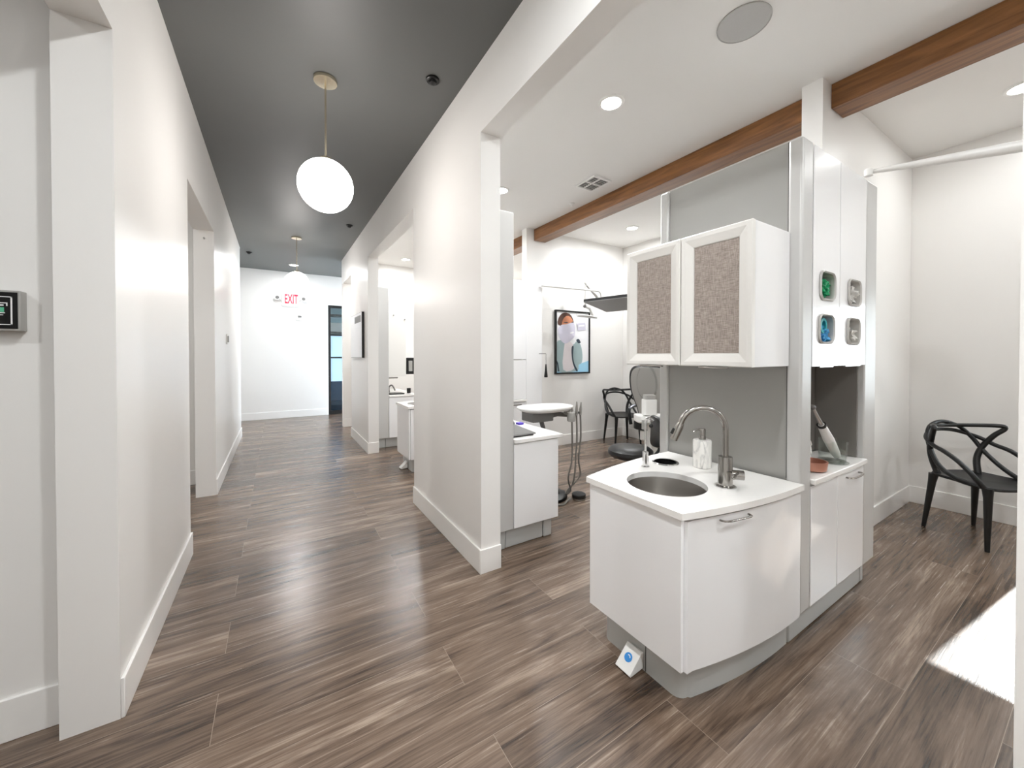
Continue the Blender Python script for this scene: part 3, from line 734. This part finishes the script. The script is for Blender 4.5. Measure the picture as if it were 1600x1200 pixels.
# ------------------------------------------------------------------ side cabinets along the corridor wall
def side_unit(n, upper_=False):
    o = P * (n)
    Y = lambda v: v + o
    t = thing('side_cabinet', 'white side cabinet with tall silver end panel behind the nearest corridor pier' if n == 0 else 'white side cabinet with tall grey end panel seen through the far opening', 'cabinet', (1.55, 2.85 + o, 0), 0, 'side cabinets along the corridor wall')
    obj('plinth', B().box(1.275, 1.40, Y(2.345), Y(3.36), 0, .148), 'plinth', t, bevel=.008)
    obj('plinth', B().box(1.405, 1.74, Y(2.352), Y(3.36), 0, .148), 'plinth', t, bevel=.008)
    obj('plinth', B().box(1.745, 1.82, Y(2.345), Y(3.36), 0, .148), 'plinth', t, bevel=.008)
    obj('end_panel', B().box(1.257, 1.445, Y(2.30), Y(3.40), .15, 2.415), 'silver', t, bevel=.006)
    obj('base_carcass', B().box(1.447, 1.862, Y(2.322), Y(3.40), .152, .765), 'white', t)
    obj('front_panel', B().box(1.447, 1.85, Y(2.30), Y(2.32), .152, .760), 'white', t, bevel=.003)
    obj('countertop', B().box(1.447, 1.885, Y(2.285), Y(3.41), .7665, .795), 'quartz', t, bevel=.004)
    if upper_:
        obj('upper_cupboard', B().box(1.449, 1.80, Y(2.62), Y(3.40), 1.06, 2.08), 'white_matt', t, bevel=.004)
        obj('upper_handle', B().box(1.52, 1.66, Y(2.60), Y(2.618), 1.03, 1.05), 'nickel', t)
        obj('knob', B().ball((1.60, Y(2.61), 2.04), .012, n=12, m=8).ball((1.78, Y(2.61), 1.98), .012, n=12, m=8), 'grey_plastic', t)
side_unit(0); side_unit(1, True)
# items on the near side cabinet
t = thing('tablet_device', 'dark flat tablet on a stand lying on the near side cabinet', 'tablet', (1.55, 2.42, .796))
obj('base', B().box(1.46, 1.66, 2.36, 2.52, .7955, .803), 'black', t, bevel=.003)
obj('screen', B().rings([[(1.455, 2.345, .806), (1.67, 2.345, .806), (1.67, 2.35, .815), (1.455, 2.35, .815)], [(1.455, 2.62, .842), (1.62, 2.62, .842), (1.62, 2.62, .850), (1.455, 2.62, .850)]]), 'mid_grey', t)
tag(obj('black_case', B().lathe([(.065, 0), (.07, .01), (.06, .035), (.03, .042)], (1.70, 2.83, .7957), 28, sy=1.2), 'black'), 'small rounded black case on the side cabinet behind the tablet', 'case')
tag(obj('sticky_note_block', B().box(1.785, 1.835, 2.76, 2.81, .7957, .812), 'purple', bevel=.002), 'small purple block on the white side cabinet', 'note block')
# items on the far side cabinet
t = thing('black_organiser', 'black tray of instruments on the far side cabinet', 'tray', (1.58, 6.0, .796))
obj('tray', B().box(1.47, 1.70, 5.90, 6.12, .7957, .812), 'black', t, bevel=.004)
obj('instrument', B().tube(catmull([(1.50, 6.05, .82), (1.50, 6.06, .90), (1.54, 6.03, .93), (1.58, 6.0, .85)], 5), .012, 8), 'mid_grey', t)
tag(obj('pen_cup', B().lathe([(.03, 0), (.032, .08), (.028, .08), (.026, .01)], (1.80, 6.02, .7957), 20), 'black'), 'small black cup on the far side cabinet', 'cup')
t = thing('wall_dispenser', 'black dispenser fixed beside the far upper cupboard', 'dispenser', (1.85, 6.2, 1.09))
obj('body', B().box(1.803, 1.95, 6.16, 6.40, 1.09, 1.36), 'black', t, bevel=.006)
obj('insert', B().box(1.84, 1.90, 6.150, 6.158, 1.14, 1.31), 'grey_plastic', t)

# ------------------------------------------------------------------ dental equipment, second bay
# dental lights
def dental_light(n, loc, rz, lab):
    t = thing('dental_light', lab, 'dental light', loc, rz, 'dental lights on the storage towers', local=True)
    obj('mount', B().lathe([(.020, -.022), (.020, .012), (.016, .018)], (0, 0, 0), 20), 'white_plastic', t)
    r = [.011, .020, .029, .029, .029] if n == 0 else [.012, .015, .016, .016, .016]
    obj('arm', B().tube(catmull([(0, 0, 0), (.45, 0, 0), (.98, 0, 0), (1.06, 0, -.02), (1.09, 0, -.09)], 5), [r[0] + (r[2] - r[0]) * min(1, i / 6) for i in range(21)], 14), 'white_plastic', t)
    obj('drop_post', B().cyl((1.09, 0, -.08), (1.09, 0, -.20), .022, n=16), 'white_plastic', t)
    obj('spring_arm', B().tube([(1.09, 0, -.17), (.86, .10, .11)], [.02, .016], 14), 'grey_plastic', t)
    obj('joint', B().ball((.86, .10, .125), .024, n=16, m=10), 'white_plastic', t)
    obj('head_post', B().cyl((.86, .10, .11), (.86, .10, -.22), .014, n=14), 'white_plastic', t)
    obj('joint', B().ball((.85, .10, -.23), .026, n=16, m=10), 'mid_grey', t)
    obj('yoke', B().tube([(.85, .10, -.235), (.93, .09, -.26), (.99, .07, -.39)], [.016, .02, .018], 12), 'grey_plastic', t)
    hd = obj('lamp_head', B().rings([[(.70 + .32 * k, .09 - .06 * k + w_ * math.cos(a), -.375 - .025 * k + .018 * math.sin(a)) for a in [2 * PI * i / 14 for i in range(14)]] for k, w_ in ((0, .02), (.1, .06), (.5, .085), (.9, .06), (1, .02))]), 'white_plastic', t)
    return t
dental_light(0, (2.90, .785, 2.452), math.atan2(-.863, .506), 'white dental light arm reaching out of the picture from the near storage tower')
dental_light(1, (3.14, 4.315, 2.375), math.atan2(-.10, 1.05), 'white jointed dental light hanging before the framed portrait')

# overhead monitor
t = thing('patient_monitor', 'dark flat overhead screen sticking out left of the woven door cabinet', 'monitor', (3.1, 2.9, 1.95))
A_ = Vector((2.735, 2.99, 1.954)); D_ = Vector((2.94, 2.45, 1.966)); Bq = Vector((3.145, 3.06, 1.882)); C_ = D_ + (Bq - A_)
nn = (D_ - A_).cross(Bq - A_).normalized()
if nn.z < 0: nn = -nn
quad = lambda h: [A_ + nn * h, D_ + nn * h, C_ + nn * h, Bq + nn * h]
obj('screen', B().rings([quad(.0), quad(.004)]), 'screen', t)
obj('casing', B().rings([quad(.0045), quad(.034)]), 'black', t, bevel=.004)
cm = (A_ + C_) / 2
obj('arm', B().tube([cm + nn * .035, cm + nn * .07, Vector((2.75, 1.80, 2.02)), Vector((2.70, 1.60, 2.02))], .018, 12), 'black', t)
obj('wall_plate', B().box(2.62, 2.78, 1.582, 1.60, 1.94, 2.10), 'black', t)

# delivery cart
t = thing('delivery_unit', 'white dental delivery cart with instrument tray and hanging grey hoses', 'dental cart', (2.2, 2.95, 0))
def sup(cx, cy, a, b_, n=40, e=.72):
    out = []
    for i in range(n):
        w_ = 2 * PI * i / n; c, s_ = math.cos(w_), math.sin(w_)
        out.append((cx + a * math.copysign(abs(c) ** e, c), cy + b_ * math.copysign(abs(s_) ** e, s_)))
    return out
R_ = lambda k, z: [(x, y, z) for x, y in sup(2.22, 2.96, .285 * k, .19 * k)]
obj('tray', B().rings([R_(.86, .865), R_(.99, .888), R_(1.0, .90), R_(.985, .906), R_(.93, .896)]), 'white_plastic', t)
obj('control_box', B().box(2.02, 2.26, 2.88, 3.08, .77, .864), 'mid_grey', t, bevel=.01)
obj('arm', B().tube([(2.24, 2.98, .79), (2.36, 2.95, .82), (2.50, 2.90, .80)], [.02, .024, .018], 12), 'mid_grey', t)
obj('support', B().tube([(2.18, 2.98, .78), (2.24, 2.98, .60), (2.27, 3.0, .40)], [.022, .02, .02], 12), 'mid_grey', t)
obj('pedestal', B().cyl((2.27, 3.0, .06), (2.27, 3.0, .55), .035, n=20), 'white_plastic', t)
obj('foot', B().lathe([(.20, .005), (.20, .03), (.15, .055), (.05, .065)], (2.27, 3.0, 0), 32), 'black', t)
obj('holder', B().lathe([(.036, -.01), (.04, .0), (.04, .075), (.03, .078)], (2.41, 2.80, .775), 22), 'grey_plastic', t)
obj('hose_bar', B().tube([(2.42, 2.83, .835), (2.56, 2.83, .835)], .011, 10), 'mid_grey', t)
obj('bracket', B().box(2.40, 2.44, 2.81, 2.90, .82, .875), 'grey_plastic', t)
for i, (hx, zx) in enumerate(((2.425, .90), (2.485, .95), (2.535, .94))):
    hp = obj('handpiece', B().tube([(hx, 2.81, .815), (hx + .004, 2.81, .87), (hx - .012 + .006 * i, 2.80, zx)], [.012, .014, .006], 12), 'steel', t)
    obj('hose', B().tube(catmull([(hx, 2.81, .82), (hx + .015, 2.82, .60), (hx + .02 - .012 * i, 2.83, .38), (hx - .01 + .02 * i, 2.85, .20), (2.46 - .01 * i + .01, 2.88, .06 + .012 * i), (2.38, 2.90, .022), (2.33 - .01 * i, 2.90 + .03 * i, .09)], 7), .0085, 10), 'hose', hp)
t = thing('foot_control', 'round black foot control on the floor under the hoses', 'foot pedal', (2.495, 2.785, 0))
obj('base', B().lathe([(.062, .003), (.064, .012), (.064, .02)], (2.495, 2.785, 0), 28), 'steel', t)
obj('disc', B().lathe([(.066, .02), (.068, .05), (.062, .058), (.01, .06)], (2.495, 2.785, 0), 32), 'black', t)
tag(obj('supply_hose', B().tube(catmull([(2.40, 2.80, .02), (2.34, 2.78, .012), (2.26, 2.74, .012), (2.16, 2.80, .012), (2.06, 2.9, .012)], 6), .01, 8), 'hose'), 'grey hose lying on the floor behind the foot control', 'hose')

# stool
t = thing('dental_stool', 'low stool with round black padded seat behind the near sink', 'stool', (2.85, 2.46, 0))
obj('seat', B().lathe([(.14, .43), (.185, .445), (.208, .475), (.205, .505), (.175, .53), (.10, .545), (.001, .55)], (2.85, 2.46, 0), 40), 'black_leather', t)
obj('column', B().cyl((2.85, 2.46, .09), (2.85, 2.46, .43), .028, n=20), 'chrome', t)
for i in range(5):
    a = 2 * PI * i / 5 + .3
    lg = obj('base_leg', B().tube([(2.85 + .03 * math.cos(a), 2.46 + .03 * math.sin(a), .10), (2.85 + .25 * math.cos(a), 2.46 + .25 * math.sin(a), .075)], [.024, .015], 10), 'black', t)
    cxy = (2.85 + .245 * math.cos(a), 2.46 + .245 * math.sin(a))
    obj('caster', B().cyl((cxy[0] - .012, cxy[1], .028), (cxy[0] + .012, cxy[1], .028), .027, n=16), 'black', lg)
bc = Vector((3.05, 2.34, .68)); bd = Vector((-.86, .51, 0)); bs = Vector((-.51, -.86, 0))
rings_ = []
for k, s_ in ((-.028, .80), (-.02, .95), (0, 1.0), (.02, .95), (.028, .80)):
    rings_.append([bc + bd * (k - .04 * (math.cos(a) ** 2)) + bs * (.17 * s_ * math.copysign(abs(math.cos(a)) ** .8, math.cos(a))) + Vector((0, 0, .15 * s_ * math.copysign(abs(math.sin(a)) ** .8, math.sin(a)))) for a in [2 * PI * i / 32 for i in range(32)]])
obj('backrest', B().rings(rings_), 'black_leather', t)
obj('back_support', B().tube(catmull([(2.90, 2.43, .43), (3.0, 2.37, .42), (3.08, 2.32, .50), (3.075, 2.325, .62)], 5), .013, 10), 'black', t)

# assistant cart with container
t = thing('assistant_cart', 'white assistant tray on a post behind the slim chrome tap', 'dental cart', (3.52, 2.78, 0))
ac = Vector((3.53, 2.78, 0)); au = Vector((.849, -.528, 0)); av = Vector((.528, .849, 0))
q8 = lambda s_, z: [ac + au * u + av * v + Vector((0, 0, z)) for u, v in rrect(-.155 * s_, .155 * s_, -.11 * s_, .11 * s_, .05 * s_, 5)]
obj('tray', B().rings([q8(.9, .655), q8(1, .67), q8(1, .73), q8(.96, .738), q8(.92, .728)]), 'white_plastic', t)
obj('post', B().cyl(ac + Vector((0, 0, .06)), ac + Vector((0, 0, .655)), .024, n=18), 'white_plastic', t)
obj('foot', B().lathe([(.19, .004), (.19, .03), (.06, .06)], tuple(ac), 30), 'white_plastic', t)
obj('holder', B().cyl(ac + au * -.10 - av * .12 + Vector((0, 0, .60)), ac + au * -.10 - av * .12 + Vector((0, 0, .70)), .028, n=16), 'grey_plastic', t)
obj('suction_tip', B().tube([ac + au * .12 - av * .13 + Vector((0, 0, .62)), ac + au * .12 - av * .13 + Vector((0, 0, .82))], [.016, .010], 12), 'black', t)
obj('holder', B().cyl(ac + au * .12 - av * .12 + Vector((0, 0, .60)), ac + au * .12 - av * .12 + Vector((0, 0, .68)), .026, n=16), 'grey_plastic', t)
t = thing('container', 'white upright container with grey band on the assistant tray', 'container', (3.53, 2.78, .74))
q9 = lambda s_, z: [ac + au * (u - .005) + av * v + Vector((0, 0, z)) for u, v in rrect(-.07 * s_, .07 * s_, -.06 * s_, .06 * s_, .02, 4)]
obj('body', B().rings([q9(1, .739), q9(1.0, .90), q9(.97, .91)]), 'white_plastic', t, bevel=.002)
obj('lid', B().rings([q9(.85, .911), q9(.82, .96)]), 'grey_plastic', t)

# patient chair (seen from behind)
t = thing('dental_chair', 'grey dental chair back with black edge and clear cover, behind the assistant tray', 'dental chair', (3.98, 3.12, 0), math.atan2(.34, .94), local=True)
# local: +x is facing direction
def shell(outline, thick, lean, x0):
    rs = []
    for k, s_ in ((0, .93), (thick * .25, 1), (thick * .75, 1), (thick, .93)):
        rs.append([(x0 + k + lean * (z - .55), y * s_, .85 + (z - .85) * s_) for y, z in outline])
    return rs
bo = [(.0, .52), (.10, .53), (.15, .60), (.17, .72), (.22, .86), (.25, .98), (.255, 1.12), (.23, 1.22), (.16, 1.27), (0, 1.28)]
outl = [tuple(p_)[:2] for p_ in catmull([(y, z, 0) for y, z in bo], 4)]
outl = outl + [(-y, z) for y, z in outl[::-1]][1:-1]
obj('backrest', B().rings(shell(outl, .07, -.12, 0)), 'black_leather', t)
obj('back_shell', B().rings(shell([(y * .88, .9 + (z - .9) * .93) for y, z in outl], .012, -.12, -.016)), 'grey_plastic', t)
ov = [(.13 * math.cos(a), 1.06 + .24 * math.sin(a)) for a in [2 * PI * i / 36 for i in range(36)]]
obj('clear_cover', B().rings([[(-.105 + k - .12 * (z - .55), y * s_, 1.06 + (z - 1.06) * s_) for y, z in ov] for k, s_ in ((0.03, 1), (0, .9), (0.002, .86), (.032, .96))], cap0=False, cap1=False), 'film', t)
obj('headrest', B().ball((.0, 0, 1.42), .12, .45, 1.15, .8), 'black_leather', t)
obj('headrest_bar', B().box(-.06, -.045, -.03, .03, 1.15, 1.40), 'steel', t)
obj('seat', B().rings([[(x, y, z) for x, y in rrect(.02, .56, -.25, .25, .09, 6)] for z in (.44, .47, .55)]), 'black_leather', t, bevel=.02)
obj('leg_rest', B().rings([[(x, y * (1 - (x - .56) * .4), z - (x - .56) * .45) for x, y in rrect(.575, .95, -.20, .20, .08, 6)] for z in (.47, .54)]), 'black_leather', t, bevel=.015)
obj('frame', B().box(.06, .44, -.16, .16, .30, .438), 'white_plastic', t, bevel=.02)
obj('base', B().box(.0, .55, -.20, .20, .003, .06), 'white_plastic', t, bevel=.02)
obj('lift_column', B().box(.15, .38, -.11, .11, .061, .299), 'white_plastic', t, bevel=.02)
for s_ in (-1, 1):
    obj('armrest', B().tube(catmull([(.05, s_ * .27, .50), (.06, s_ * .30, .68), (.20, s_ * .30, .72), (.36, s_ * .30, .71)], 5), .022, 10), 'black', t)

# framed portrait on the partition
fy_ = 4.618
t = thing('framed_portrait', 'black framed portrait photo of a masked person on the partition wall', 'picture', (3.98, fy_, 1.107))
px0, px1, pz0, pz1 = 3.632, 4.345, 1.108, 2.098
b = B()
b.box(px0, px1, fy_ - .035, fy_ - .002, pz0, pz0 + .024).box(px0, px1, fy_ - .035, fy_ - .002, pz1 - .024, pz1).box(px0, px0 + .024, fy_ - .035, fy_ - .002, pz0 + .024, pz1 - .024).box(px1 - .024, px1, fy_ - .035, fy_ - .002, pz0 + .024, pz1 - .024)
obj('frame', b, 'black', t)
b = B(); W, Hh = px1 - px0 - .048, pz1 - pz0 - .048
lay = [0]
def U(u, v): return (px0 + .024 + u * W, fy_ - .020 - lay[0] * .0006, pz0 + .024 + v * Hh)
def poly(mi, pts, smooth=0):
    lay[0] += 1; b.mi = mi
    pts = [(p_[0], p_[1]) for p_ in (catmull([(u, v, 0) for u, v in pts], smooth, True) if smooth else pts)]
    pts = [(min(1, max(0, u)), min(1, max(0, v))) for u, v in pts]
    b.flat([U(u, v) for u, v in pts])
poly(0, [(0, 0), (1, 0), (1, 1), (0, 1)])
poly(7, [(0, 0), (1, 0), (1, .19), (.72, .14), (.55, .02), (0, .02)])
poly(3, [(0, .02), (0, .47), (.16, .53), (.30, .50), (.50, .46), (.62, .52), (.74, .46), (.80, .30), (.78, .16), (.68, .12), (.62, .02)], 3)
poly(5, [(.20, .05), (.24, .46), (.34, .52), (.50, .46), (.48, .28), (.54, .06)], 3)
poly(6, [(.46, .42), (.52, .43), (.50, .28), (.55, .14), (.65, .03), (.60, .02), (.50, .14), (.46, .28)], 3)
poly(6, [(.0, .22), (.05, .16), (.09, .02), (.05, .02)], 0)
poly(6, [(.60, .54), (.68, .56), (.74, .50), (.66, .49)], 3)
poly(4, [(.06, .78), (.05, .87), (.14, .96), (.28, .99), (.42, .96), (.50, .88), (.50, .80), (.30, .76)], 4)
poly(1, [(.16, .78), (.20, .88), (.30, .935), (.42, .92), (.50, .85), (.52, .78), (.40, .76), (.26, .76)], 4)
poly(2, [(.04, .70), (.14, .78), (.30, .80), (.48, .83), (.54, .80), (.56, .70), (.54, .60), (.46, .55), (.36, .50), (.24, .48), (.12, .54)], 3)
poly(6, [(.20, .825), (.30, .835), (.36, .825), (.28, .815)], 3)
poly(6, [(.44, .835), (.50, .85), (.52, .84), (.48, .83)], 3)
poly(0, [(.40, .66), (.50, .68), (.52, .665), (.44, .645)], 3)
poly(2, [(.62, .82), (.88, .84), (.90, .72), (.64, .70)], 0)
poly(0, [(.66, .79), (.85, .805), (.86, .78), (.66, .765)], 0)
obj('print', b, ['paper', 'skin', 'mask', 'coat', 'hair', 'shirt', 'ink', 'print_blue'], t)
tag(obj('hanging_tassel', B().rings([[(3.235 + r * math.cos(a), 4.30 + r * math.sin(a), z) for a in [2 * PI * i / 10 for i in range(10)]] for r, z in ((.003, 1.42), (.003, 1.28), (.008, 1.27), (.026, 1.10), (.022, 1.09))]).box(3.113, 3.237, 4.298, 4.302, 1.418, 1.424), 'black'), 'small black tassel hanging by the far storage tower edge', 'tassel')

# ------------------------------------------------------------------ armchairs
def mir(pts): return pts + [(-x, y, z) for x, y, z in pts[::-1] if abs(x) > 1e-4]
def armchair(label, loc, rz):
    t = thing('loop_back_chair', label, 'chair', loc, rz, 'black loop backed armchairs', local=True)
    def rad(n, r0, r1): return [r0 + (r1 - r0) * abs(2 * i / (n - 1) - 1) ** 1.5 for i in range(n)]
    # seat: dished plate
    W_, D_ = .235, .225
    rings = []
    for s_, z in ((.55, .438), (.95, .440), (1.0, .452), (.985, .462), (.8, .452), (.45, .444), (.02, .442)):
        rings.append([(W_ * s_ * math.copysign(abs(math.cos(a)) ** .55, math.cos(a)) * (1.0 if math.sin(a) > 0 else .93), D_ * s_ * math.copysign(abs(math.sin(a)) ** .55, math.sin(a)), z - .012 * max(0, math.sin(a)) * s_) for a in [2 * PI * i / 48 for i in range(48)]])
    obj('seat', B().rings(rings), 'black', t)
    for sx_, sy_, fx_, fy2 in ((-1, 1, .215, .20), (1, 1, .215, .20), (-1, -1, .21, -.215), (1, -1, .21, -.215)):
        top = (sx_ * (.185 if sy_ > 0 else .175), sy_ * .175, .445)
        obj('leg', B().tube([top, (sx_ * (.19 if sy_ > 0 else .18), sy_ * .182, .38), (sx_ * fx_, fy2, 0.002)], [.030, .024, .013], 14), 'black', t)
    c = catmull(mir([(-.165, -.155, .45), (-.185, -.18, .56), (-.215, -.17, .66), (-.252, -.125, .76), (-.285, -.085, .82), (-.265, -.10, .842), (-.14, -.215, .828), (0, -.262, .82)]), 6)
    obj('back_loop', B().tube(c, rad(len(c), .0145, .022), 12), 'black', t)
    c = catmull(mir([(-.20, .13, .450), (-.235, .02, .475), (-.24, -.08, .535), (-.215, -.16, .63), (-.185, -.215, .73), (-.12, -.255, .815), (0, -.275, .85)]), 6)
    obj('back_loop', B().tube(c, rad(len(c), .0145, .017), 12), 'black', t)
    c = catmull(mir([(-.205, .17, .447), (-.238, .135, .52), (-.258, .06, .605), (-.262, -.03, .66), (-.25, -.12, .69), (-.215, -.20, .735), (-.11, -.262, .775), (0, -.278, .785)]), 6)
    obj('arm_loop', B().tube(c, rad(len(c), .0145, .017), 12), 'black', t)
    return t
def chair_at(label, rl, rr, front):
    c = (Vector(rl) + Vector(rr)) / 2
    f_ = Vector(front).normalized()
    ctr_ = c + f_ * .215
    return armchair(label, (ctr_.x, ctr_.y, 0), math.atan2(-f_.x, f_.y))
c1 = chair_at('black loop backed plastic armchair by the right wall, seat cut by the picture edge', (4.50, .853), (4.86, .64), (-.51, -.86))
f2 = Vector((-.35, -.94)).normalized(); m2 = Vector((4.64, 4.05)) - f2 * .20
c2 = dup(c1, (m2.x, m2.y, 0), math.atan2(-f2.x, f2.y), 'black loop backed plastic armchair in the corner near the framed portrait')

# ------------------------------------------------------------------ lights
w = bpy.data.worlds.new('sky'); SC.world = w; w.use_nodes = True
bg = w.node_tree.nodes['Background']; bg.inputs['Color'].default_value = (0.86, 0.93, 1.0, 1); bg.inputs['Strength'].default_value = 5.0
s = bpy.data.lights.new('sun', 'SUN'); s.energy = 17; s.angle = math.radians(0.6); s.color = (0.93, 0.96, 1)
so = bpy.data.objects.new('sun', s); COL.objects.link(so)
dirv = Vector((-1.0, .103, -.704)).normalized()
so.rotation_euler = dirv.to_track_quat('-Z', 'Y').to_euler()
# area lamp added inside the unseen window, stands in for daylight
area('window_daylight', (4.18, 9.0, 1.02), 1.1, 115, (0.74, 0.87, 1.0), (0, PI / 2, 0), 1.75)

# ------------------------------------------------------------------ camera
f, cx_, cy_ = 594.0, 800.0, 562.0
cam = bpy.data.cameras.new('camera'); co = bpy.data.objects.new('camera', cam); COL.objects.link(co)
cam.sensor_fit = 'HORIZONTAL'; cam.sensor_width = 36; cam.lens = f / 1600 * 36
cam.shift_x = 0; cam.shift_y = (cy_ - 600) / 1600
cam.clip_start = 0.02; cam.clip_end = 100
th = math.atan(369 / 594.); pt = math.radians(.667)
co.location = (0, 0, 1.4)
co.rotation_euler = (PI / 2 - pt, 0, -th)
SC.camera = co

vs = SC.view_settings
vs.view_transform = 'Standard'; vs.look = 'None'; vs.gamma = 1; vs.exposure = 1.02; vs.use_curve_mapping = False
SC.display_settings.display_device = 'sRGB'
SC.cycles.use_denoising = True
SC.cycles.max_bounces = 10; SC.cycles.diffuse_bounces = 6; SC.cycles.glossy_bounces = 5; SC.cycles.transparent_max_bounces = 12
SC.cycles.caustics_reflective = False; SC.cycles.caustics_refractive = False
SC.cycles.sample_clamp_indirect = 6.0
